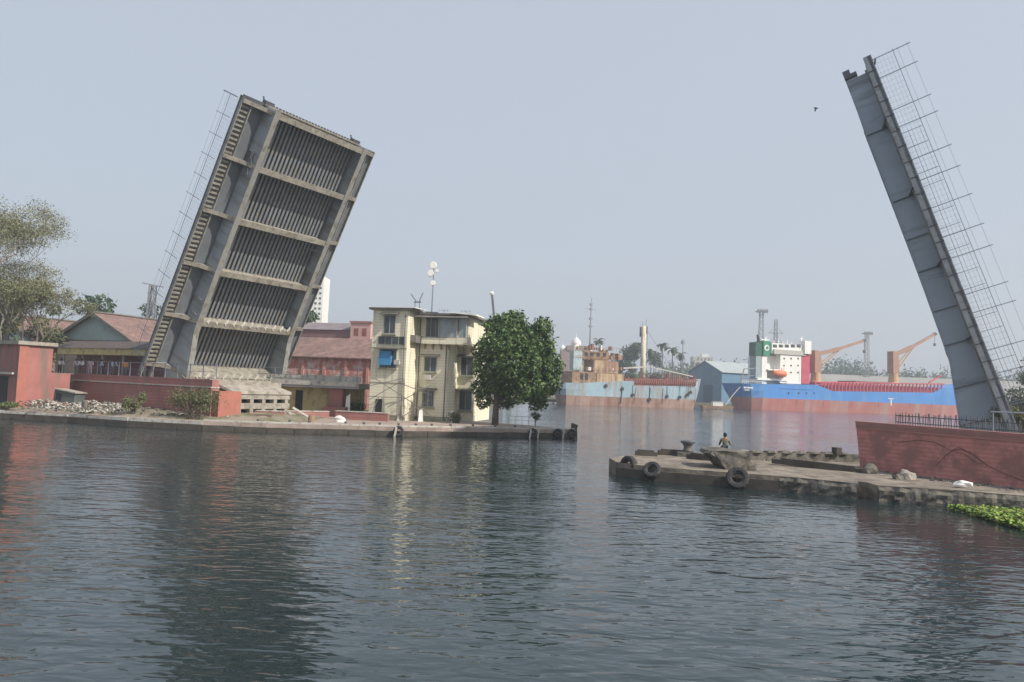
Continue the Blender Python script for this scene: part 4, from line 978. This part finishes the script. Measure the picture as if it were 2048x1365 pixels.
for i in range(40):   # pipes, lockers and rails
    px=rn.uniform(1142,1236); w_=rn.uniform(2,6); py=rn.choice((742,720,702)); hh=rn.uniform(4,13)
    sbox(s1,px,px+w_,-3.3+rn.random(),-2+rn.random(),py-hh,py,rn.choice((rust,rustb,ochre,rustb,white)),'deck_fitting')
for py in (738,714,698):
    mb=MB(); mb.bar((sx(1142),-3.9,sz(py,1142)),(sx(1236),-3.9,sz(py,1236)),.09); 
    for k in range(16): px=1142+k*6.2; mb.bar((sx(px),-3.9,sz(py,px)),(sx(px),-3.9,sz(py+6,px)),.07)
    mb.build('deck_rail',rustb,s1)
mb=MB(); q0=sx(1183); z0=sz(705,1183); zt_=sz(598,1186); mb.tube([(q0,0,z0-2),(q0,0,z0+6),(q0,0,zt_)],[.3,.22,.08],6)
ms=mb.build('radar_mast',lattice,s1)
for z_,w_ in ((sz(621,1186),2.2),(sz(640,1186),.7),(sz(655,1186),1.2),(sz(612,1186),.5)): mb=MB(); mb.bar((q0-w_,0,z_),(q0+w_,0,z_),.14); mb.box(q0-.4,q0+.4,-.3,.3,z_-.3,z_+.4); mb.build('cross_tree',lattice,ms)
mb=MB(); q1=sx(1290); mb.tube([(q1,0,sz(768,1290)),(q1,0,sz(720,1290)),(q1,0,sz(650,1294))],[.95,.85,.75],12); dm=mb.build('derrick_post',mat('cream_post',(.62,.58,.45),.7,.15,.5,(.4,.3,.2),.3,streak=1),s1,smooth=True)
for dx,z0_,z1_ in ((-1.3,652,672),(1.1,650,665)): mb=MB(); mb.tube([(q1+dx,0,sz(z1_,1290)),(q1+dx,0,sz(z0_,1290))],.35,6); mb.bar((q1+dx,0,sz(z1_-4,1290)),(q1,0,sz(z1_-4,1290)),.2); mb.build('block',steeld,dm)
mb=MB(); mb.bar((q1-.6,0,sz(650,1293)),(q1-.6,0,sz(640,1293)),.12); mb.bar((q1+.7,0,sz(650,1293)),(q1+.9,0,sz(636,1293)),.12); mb.build('aerial',lattice,dm)
mb=MB(); mb.bar((q1-1.3,-.5,sz(664,1290)),(q1-1.3,-.5,sz(768,1290)),.1); mb.bar((q1+1.2,-.5,sz(664,1290)),(q1+1.2,-.5,sz(768,1290)),.1); mb.bar((q1+.9,0,sz(655,1290)),(sx(1370),0,sz(762,1370)),.06);  mb.build('ladder',steeld,dm)
mb=MB(); q2=sx(1374); mb.tube([(q2,0,sz(768,1374)),(q2,0,sz(673,1377))],[.25,.12],6); mb.box(q2-.5,q2+.5,-.4,.4,sz(684,1376),sz(677,1376)); mb.build('foremast',lattice,s1)
# rusty hatch coaming, stanchions
sbox(s1,1246,1390,-2.6,2.6,757,772,rust,'hatch_coaming')
mb=MB()
for k in range(30): px=1259+k*4.4; mb.bar((sx(px),-4.2,sz(772,px)),(sx(px),-4.2,sz(758,px)),.3)
mb.bar((sx(1258),-4.2,sz(758,1258)),(sx(1390),-4.2,sz(760,1390)),.35); mb.build('bulwark_stanchions',rust,s1)
for k in range(26):
    px=rn.uniform(1246,1398); mb=MB(); mb.bar((sx(px),-2+rn.random()*3,sz(760,px)),(sx(px+rn.uniform(-6,6)),-2+rn.random()*2,sz(760-rn.uniform(5,16),px)),.25); mb.build('deck_fitting',rust,s1)
for k in range(16):
    px=1327+k*4.2; mb=MB(); mb.bar((sx(px),-2.7,sz(758,px)),(sx(px),-2.7,sz(747,px)),.2); mb.build('stanchion',rust,s1)
mb=MB(); mb.bar((sx(1240),-3,sz(737,1240)),(sx(1288),-3,sz(733,1288)),.5); mb.bar((sx(1294),-3,sz(733,1290)),(sx(1385),-3,sz(752,1385)),.35); mb.build('boom',concl,s1)
for px,py in ((1203,772),(1235,778),(1256,790),(1290,799),(1326,793),(1353,795),(1370,790),(1376,785)):
    mb=MB(); c=Vector((sx(px),-4.45,sz(py,px))); mb.lathe(c,[(.3,-.15),(.6,-.15),(.6,.15),(.3,.15)],10,'Y'); mb.bar(c,(c.x,-4.35,sz(771,px)),.1); mb.build('tyre_fender',black,s1)
for px in (1235,1262,1292,1318,1387):
    mb=MB(); mb.bar((sx(px),-4.36,sz(776,px)),(sx(px-2),-4.4,sz(808,px)),.18 if px>1236 else .45,.04); mb.build('rust_streak',steeld,s1)
# blue cargo ship
cA=A(1488,815,288); cB=A(1960,815,330); cv=Vector((cB.x-cA.x,cB.y-cA.y,0)); CL=cv.length; cv.normalize(); cq=Vector((-cv.y,cv.x,0))
def cx(px):   # column to distance along the ship
    k=(px-1024)/1500.; return (k*cA.y-cA.x)/(cv.x-k*cv.y)
def cz(py,px=1600): 
    Y=cA.y+cv.y*cx(px); return A(px,py,Y).z
s2=root('cargo_ship',None,'bright blue cargo ship with red boot topping and two deck cranes','ship',mtx=frame(cv,cq,Z,Vector((cA.x,cA.y,0))+cq*8))
X_=cx
st=[(0,6.5,3,cz(767,1490),3.5),(3.2,7.6,6,cz(768,1505),2),(X_(1530),8,7.8,cz(768,1515),0),(X_(1636),8,8,cz(770,1636),0),(X_(1668),8,8,cz(783,1668),0),(X_(1870),8,8,cz(786,1870),0),(X_(1890),8,7.5,cz(777,1890),0),(X_(1935),6,5,cz(772,1935),-1),(CL-2,2.5,1,cz(768,1955),-3),(CL,.3,.1,cz(767,1960),-5)]
hull(s2,st,-1,hullb,hullr,zmid=cz(799,1600))
def cbox(px0,px1,y0,y1,py0,py1,m,name,par=None): return sbox(par or s2,px0,px1,y0,y1,py0,py1,m,name,cx,cz)
a1=cbox(1534,1580,-4,3,710,768,white,'accommodation_block'); a2=cbox(1566,1608,-7,4,708,767,white,'accommodation_block')
cbox(1531,1541,-6.5,-2.5,712.5,768,white,'aft_casing')
cbox(1541,1566,-7.2,3,738,741,white,'boat_deck'); cbox(1520,1580,-7.3,3,756,760,white,'boat_deck')
wh_=cbox(1549,1612,-6.8,3,686,706,white,'wheelhouse')
for px in (1551,1563,1575,1587,1599): cbox(px,px+8,-6.88,-6.805,689,695,glass,'window',wh_)
cbox(1552,1616,-7.4,5,698.5,708,concl,'bridge_wing'); cbox(1612,1625,-7.8,-4.5,682,708,white,'bridge_wing_cab')
for k in range(3):
    for j in range(3): cbox(1572+k*14,1575+k*14,-7.08,-7.005,716+j*14,719+j*14,glass,'porthole',a2)
cbox(1609,1625,-7.0,7,708,768,crimson,'hatch_stack')
mb=MB(); c=Vector((cx(1562),-8.0,cz(748,1562))); mb.lathe(c,[(.2,-3.4),(1.1,-2.6),(1.45,0),(1.2,2.4),(.3,3.2)],10,'X'); lf=mb.build('lifeboat',orange,s2,smooth=True)
mb=MB(); mb.bar(c+Vector((-2.5,.8,-1.5)),c+Vector((-2.2,.3,3)),.25); mb.bar(c+Vector((2.5,.8,-1.5)),c+Vector((2.2,.3,3)),.25); mb.build('davit',white,lf)
fn=cbox(1517,1531,-6.6,-2.6,684,711,mat('dark_green',(.01,.09,.06),.5),'funnel'); f2=cbox(1531.5,1544.5,-7.0,-2.4,682,711,green,'funnel')
mb=MB(); mb.lathe((cx(1538),-7.08,cz(696,1538)),[(1.15,-.04),(1.15,.04)],20,'Y'); em=mb.build('emblem',white,f2)
mb=MB(); mb.lathe((cx(1538)+.15,-7.16,cz(696,1538)),[(.62,-.03),(.62,.03)],16,'Y'); mb.build('emblem_centre',green,em)
cbox(1519,1531,-6.4,-2.8,711,767,mat('grey_casing',(.3,.35,.36),.7),'engine_casing')
mb=MB(); mb.tube([(cx(1530),-4.5,cz(684,1530)),(cx(1529),-4.5,cz(676,1530)),(cx(1527),-4.5,cz(669,1530))],[.6,.55,.35],8); mb.build('exhaust_pipe',black,s2)
mb=MB(); px=1558; mb.bar((cx(px),0,cz(686,px)),(cx(px+1),0,cz(672,px)),.4); mb.bar((cx(px)-2,0,cz(678,px)),(cx(px)+2,0,cz(678,px)),.3); mb.bar((cx(1614),-5,cz(682,px)),(cx(1615),-5,cz(668,px)),.3); mb.bar((cx(1613.5)-.8,-5,cz(673,px)),(cx(1613.5)+1,-5,cz(673,px)),.2)
for k in range(5): mb.bar((cx(1566+k*9),-3,cz(686,px)),(cx(1566+k*9),-3,cz(680-k%2*3,px)),.2)
mb.build('navigation_mast',white,s2)
mb=MB()
for py in (763.5,760.5): mb.bar((cx(1490),-7.2,cz(py,1490)),(cx(1532),-7.9,cz(py,1532)),.1)
for k in range(12): mb.bar((cx(1490+k*3.8),-7.4,cz(768,1490)),(cx(1490+k*3.8),-7.4,cz(760,1490)),.1)
mb.build('stern_rail',white,s2)
# aft frame
mb=MB(); mb.bar((cx(1490),-6,cz(768,1490)),(cx(1497),-6,cz(738,1497)),.35); mb.bar((cx(1497),-6,cz(738,1497)),(cx(1530),-6,cz(737,1530)),.35); mb.bar((cx(1495),-6,cz(752,1495)),(cx(1530),-6,cz(752,1530)),.2); mb.build('aft_frame',lattice,s2)
# illegible name strokes on stern quarter
mb=MB()
for k in range(7): mb.box(cx(1491)+k*.62,cx(1491)+k*.62+.4,-7.92,-7.88,cz(775,1485)-.35,cz(775,1485)+.25)
for k in range(4): mb.box(cx(1492.5)+k*.6,cx(1492.5)+k*.6+.35,-7.95,-7.9,cz(780,1485)-.25,cz(780,1485)+.2)
mb.build('name_lettering',white,s2)
for px in (1580,1600,1616,1631):
    mb=MB(); mb.lathe((cx(px),-7.98,cz(787,px)),[(.4,-.04),(.4,.04)],10,'Y'); mb.build('porthole',dark,s2)
mb=MB(); mb.box(cx(1562),cx(1630),-8.05,-8.0,cz(780,1600),cz(779,1600)); mb.build('rubbing_strake',mat('navy',(.02,.09,.3),.5),s2)
mb=MB(); mb.box(cx(1784),cx(1784)+.5,-8.06,-8.0,cz(812,1784),cz(797,1784)); mb.box(cx(1779),cx(1791),-8.06,-8.0,cz(798.5,1784),cz(797,1784)); mb.build('draught_mark',white,s2)
for px in (1545,1597,1650,1705,1760,1822,1865):
    mb=MB(); mb.box(cx(px),cx(px)+.12,-8.03,-8.0,cz(815,px),cz(800,px)); mb.build('plate_seam',rust,s2)
mb=MB(); mb.tube([(cx(1490),-6,cz(774,1490)),(cx(1468),-8,cz(792,1468)),(cx(1448),-10,1.2)],.13,5); mb.build('mooring_line',concl,s2)
# bulwark bays in crimson
mb=MB(); mb.box(cx(1640),cx(1893),-6,6,cz(785,1700),cz(767,1700)); mb.build('hatch_coaming',crimson,s2)
mb=MB(); mb.bar((cx(1632),-7.7,cz(765,1640)),(cx(1893),-7.7,cz(769,1893)),.7,.5); 
mb.build('bulwark_rail',crimson,s2)
for k in range(34):
    px=1652+k*7.1; mb=MB(); mb.prism([(cx(px),-7.9,cz(786,px)),(cx(px)+.55,-7.9,cz(786,px)),(cx(px)+.45,-7.8,cz(767,px)),(cx(px)+.1,-7.8,cz(767,px))],(0,.5,0)); mb.build('bulwark_bracket',crimson,s2)
mb=MB(); mb.box(cx(1725),cx(1795),-5,5,cz(767,1750),cz(763.5,1750)); mb.build('hatch_cover',rust,s2)
mb=MB(); mb.bar((cx(1872),-5,cz(766,1872)),(cx(1896),-5,cz(752,1896)),.5); mb.build('ramp_beam',crimson,s2)
def crane(px,pybase,pytop,tip,label):
    x=cx(px); zb=cz(pybase,px); z1=cz(pybase-20,px); z2=cz(pytop,px); 
    mb=MB(); mb.lathe((x,-4,zb),[(2.6,0),(2.1,.8),(1.9,2.5),(1.75,(z1-zb))],14); cr=mb.build('crane_pedestal',craney,s2,smooth=False)
    if label: tag(cr,label)
    mb=MB(); mb.prism([(x-1.8,-5.6,z1),(x+1.6,-5.6,z1),(x+1.2,-5.6,z2-2),(x-.2,-5.6,z2),(x-1.9,-5.6,z2)],(0,3.2,0)); mb.build('crane_house',cranet,cr)
    xt=cx(tip[0]); ztp=cz(tip[1],tip[0]); zj=z2-1.6
    mb=MB(); n_=6
    a_=Vector((x-.5,-4.9,zj)); b_=Vector((xt,-4.9,ztp)); mid=a_+(b_-a_)*.45-Vector((0,0,.4))
    mb.bar(a_,mid,1.3,1.5); mb.bar(mid-(b_-a_)*.02,b_,1.0,1.0); mb.build('jib',cranet,cr)
    mb=MB(); mb.bar(Vector((x+1.3,-4.9,z1+2)),mid-Vector((0,0,.8)),.35); mb.bar(Vector((x+.8,-4.2,z1+3)),mid-Vector((1.2,0,.8)),.35); mb.build('luffing_cylinder',craney,cr)
    mb=MB(); mb.bar(b_,b_-Vector((0,0,4)),.12); mb.box(b_.x-.4,b_.x+.4,b_.y-.3,b_.y+.3,b_.z-5.2,b_.z-4); mb.build('hook_block',steeld,cr)
    mb=MB(); mb.lathe(b_,[(.7,-.6),(.7,.6)],10,'Y'); mb.build('sheave',steeld,cr)
crane(1648,766,701,(1742,681),'aft deck crane with jib over the hold'); crane(1805,768,703,(1884,668),'forward deck crane with jib behind the right leaf')
# moored boat beside sterns
t=root('work_boat',(A(1433,806,262).x,262,0),'small dark work boat moored between the two ships','boat')
mb=MB(); mb.prism([(-5,-1.6,.1),(5,-1.6,.1),(5.8,-1.6,1.2),(-5.4,-1.6,1.2)],(0,3.2,0)); mb.build('hull',rustb,t)
mb=MB(); mb.box(-1.5,2,-1.2,1.2,1.203,2.6); mb.build('cabin',white,t)
mb=MB(); mb.box(-1.6,2.1,-1.3,1.3,2.603,2.75); mb.build('cabin_roof',concl,t)
t=root('jetty',(A(1095,800,245).x,248,0),'dark low jetty left of the rusty ship stern','jetty')
mb=MB(); mb.box(-6,5,-3,3,.6,1.4); mb.build('deck',wood,t)
for k in range(5): mb=MB(); mb.box(-5.8+k*2.5,-5.4+k*2.5,-2.9,-2.5,-1,.598); mb.build('pile',wood,t)
# ---------------------------------------------------------------- far side of the basin
def gsh(t,w_,ln,ev,ht,wm_,rm_):
    mb=MB(); mb.box(0,ln,0,w_,0,ev); mb.build('wall',wm_,t)
    mb=MB(); mb.prism([(-.01,0,ev+.003),(-.01,w_,ev+.003),(-.01,w_/2,ht)],(ln+.02,0,0)); mb.build('gable',wm_,t)
    mb=MB(); 
    mb.prism([(-.6,-.8,ev-.2),(-.6,w_/2,ht+.1),(-.6,w_/2,ht+.35),(-.6,-.8,ev+.05)],(ln+1.2,0,0)); mb.prism([(-.6,w_+.8,ev-.2),(-.6,w_/2+.003,ht+.1),(-.6,w_/2+.003,ht+.35),(-.6,w_+.8,ev+.05)],(ln+1.2,0,0)); mb.build('roof',rm_,t)
t=root('blue_shed',(A(1444,740,372).x,372,1.0),'blue gabled shed between the rusty ship bow and the cargo ship stern','shed'); t.rotation_euler=(0,0,R(28))
gsh(t,24,44,15.5,21,shedblue,shedroof)
mb=MB(); mb.box(-.08,-.014,6,13,0,9); mb.build('door',mat('dark_blue',(.03,.07,.13),.8),t)
mb=MB(); mb.box(5,40,-.1,-.004,8,8.5); mb.build('wall_rail',mat('dark_blue',(.03,.07,.13),.8),t)
t=root('long_warehouse',(A(1470,738,470).x,470,1.0),'very long low grey roofed warehouse behind the cargo ship','warehouse'); t.rotation_euler=(0,0,R(-3))
gsh(t,30,210,10,20.0,mat('warehouse_wall',(.3,.3,.29),.9),greyroof)
def floodtower(px,pyt,Y,label,wd=2.2,head=True):
    tp=A(px,pyt,Y); h=tp.z-1; t=root('lattice_tower',(tp.x,Y,1),label,'tower','lattice towers of the far dock'); 
    mb=MB(); n_=int(h/3.2); w0,w1=wd*1.5,wd*.75
    pr=None
    for i in range(n_+1):
        w_=w0+(w1-w0)*i/n_; z_=h*i/n_; cur=[Vector((sxx*w_/2,syy*w_/2,z_)) for sxx,syy in ((-1,-1),(1,-1),(1,1),(-1,1))]
        if pr:
            for k in range(4): mb.bar(pr[k],cur[k],.24); mb.bar(pr[k],cur[(k+1)%4],.13)
            for k in range(4): mb.bar(cur[k],cur[(k+1)%4],.13)
        pr=cur
    mb.build('lattice',lattice,t)
    if head:
        mb=MB(); mb.box(-2.8,2.8,-2,2,h+.003,h+.3); 
        for k in range(5): mb.box(-2.7+k*1.2,-2+k*1.2,-2.2,-1.6,h-.9,h-.05)
        for k in range(5): mb.box(-2.7+k*1.2,-2+k*1.2,-2.2,-1.6,h+.32,h+1.2)
        mb.build('lamp_platform',lattice,t)
    return t
floodtower(1523,624,400,'tall lattice floodlight tower left of the green funnel')
floodtower(1734,668,480,'lattice floodlight tower behind the aft deck crane jib')
t=floodtower(1552,640,430,'open lattice pylon just right of the tall floodlight tower',1.8,False)
mb=MB()
for z_ in (41,35.5,31): mb.bar((-4,0,z_),(4,0,z_),.35); mb.bar((-4,0,z_),(-2,0,z_+2),.2); mb.bar((4,0,z_),(2,0,z_+2),.2)
mb.build('cross_arm',lattice,t)
t=floodtower(306,572,150,'old pylon with a crooked cross arm behind the left leaf railing',1.2,False)
mb=MB(); h_=A(306,572,150).z-1; mb.bar((-2.2,0,h_+.5),(2.2,0,h_-.2),.2); mb.bar((-1,0,h_-1.5),(1,0,h_-1.5),.15); mb.build('cross_arm',lattice,t)
# domed building
t=root('domed_temple',(A(1152,720,450).x,450,1),'brownish temple with three white domes behind the rusty ship mast','temple')
zz=A(1152,702,450).z-1
mb=MB(); mb.box(-9,9,0,14,0,zz); mb.build('wall',mat('brown_stone',(.3,.22,.21),.9,.2),t)
mb=MB(); mb.box(-5.5,5.5,-.5,12,zz+.003,zz+3); mb.build('drum',mat('brown_stone',(.3,.22,.21)),t)
for (dx,z_,r_) in ((0,zz+3,3.1),(-8,zz,1.9),(8.0,zz,1.9)):
    mb=MB(); mb.lathe((dx,3,z_),[(r_*.85,0),(r_,r_*.35),(r_*.9,r_*.9),(r_*.5,r_*1.4),(.12,r_*1.75),(.08,r_*2.4)],16); mb.build('dome',white,t,smooth=True)
t=root('white_villa',(A(1408,720,760).x,760,1),'small pale building on the tree line above the blue shed','building')
zz=A(1408,714,760).z-1
mb=MB(); mb.box(-11,9,0,12,0,zz); mb.build('wall',concl,t); mb=MB(); mb.box(-2,5,1,9,zz+.003,zz+3); mb.build('upper_floor',white,t)
for k in range(4): mb=MB(); mb.box(-7+k*3.7,-5.4+k*3.7,-.08,-.004,zz-4,zz-1.5); mb.build('window',glass,t)
# distant crane seen above the tree
t=root('dock_crane',(A(990,625,300).x,300,1),'thin dark crane jib sticking up between house roof and tree','crane')
zb=A(990,640,300).z-1; zt_=A(981,590,300).z-1
mb=MB(); mb.box(-1,1,-1,1,0,zb); mb.build('tower',lattice,t)
mb=MB(); mb.bar((0,0,zb-1),(-1.5,0,zt_),.9,.9); mb.build('jib',steeld,t); mb=MB(); mb.lathe((-1.6,0,zt_),[(.7,0),(1,.6),(.4,1.4)],8); mb.build('jib_head',white,t)
# bird
q=A(1632,217,70); t=root('bird',q,'small dark bird flying left of the right leaf','bird')
mb=MB(); mb.tube([(-.22,0,0),(-.1,0,.03),(.08,0,.02),(.26,0,-.01)],[.03,.07,.06,.01],6); mb.add([(-.05,0,.03),(.1,0,.03),(.02,-.45,-.12),(-.08,-.4,-.12)],[(0,1,2,3)]); mb.add([(-.05,0,.03),(.1,0,.03),(.12,.45,-.16),(0,.42,-.14)],[(0,3,2,1)]); mb.build('body',dark,t)
# ---------------------------------------------------------------- haze
mb=MB(); mb.box(-900,1300,-50,1500,-2.6,110); hz=mb.build('haze',None); hz.data.materials.clear()
hm=bpy.data.materials.new('haze'); hm.use_nodes=True; hn=hm.node_tree; hn.nodes.clear(); ho=hn.nodes.new('ShaderNodeOutputMaterial'); pv=hn.nodes.new('ShaderNodeVolumePrincipled')
pv.inputs['Color'].default_value=(.86,.92,1,1); pv.inputs['Density'].default_value=.00065; pv.inputs['Anisotropy'].default_value=.2
hn.links.new(pv.outputs[0],ho.inputs['Volume']); hz.data.materials.append(hm); tag(hz,'pale even haze over the whole dock','haze',kind='stuff')
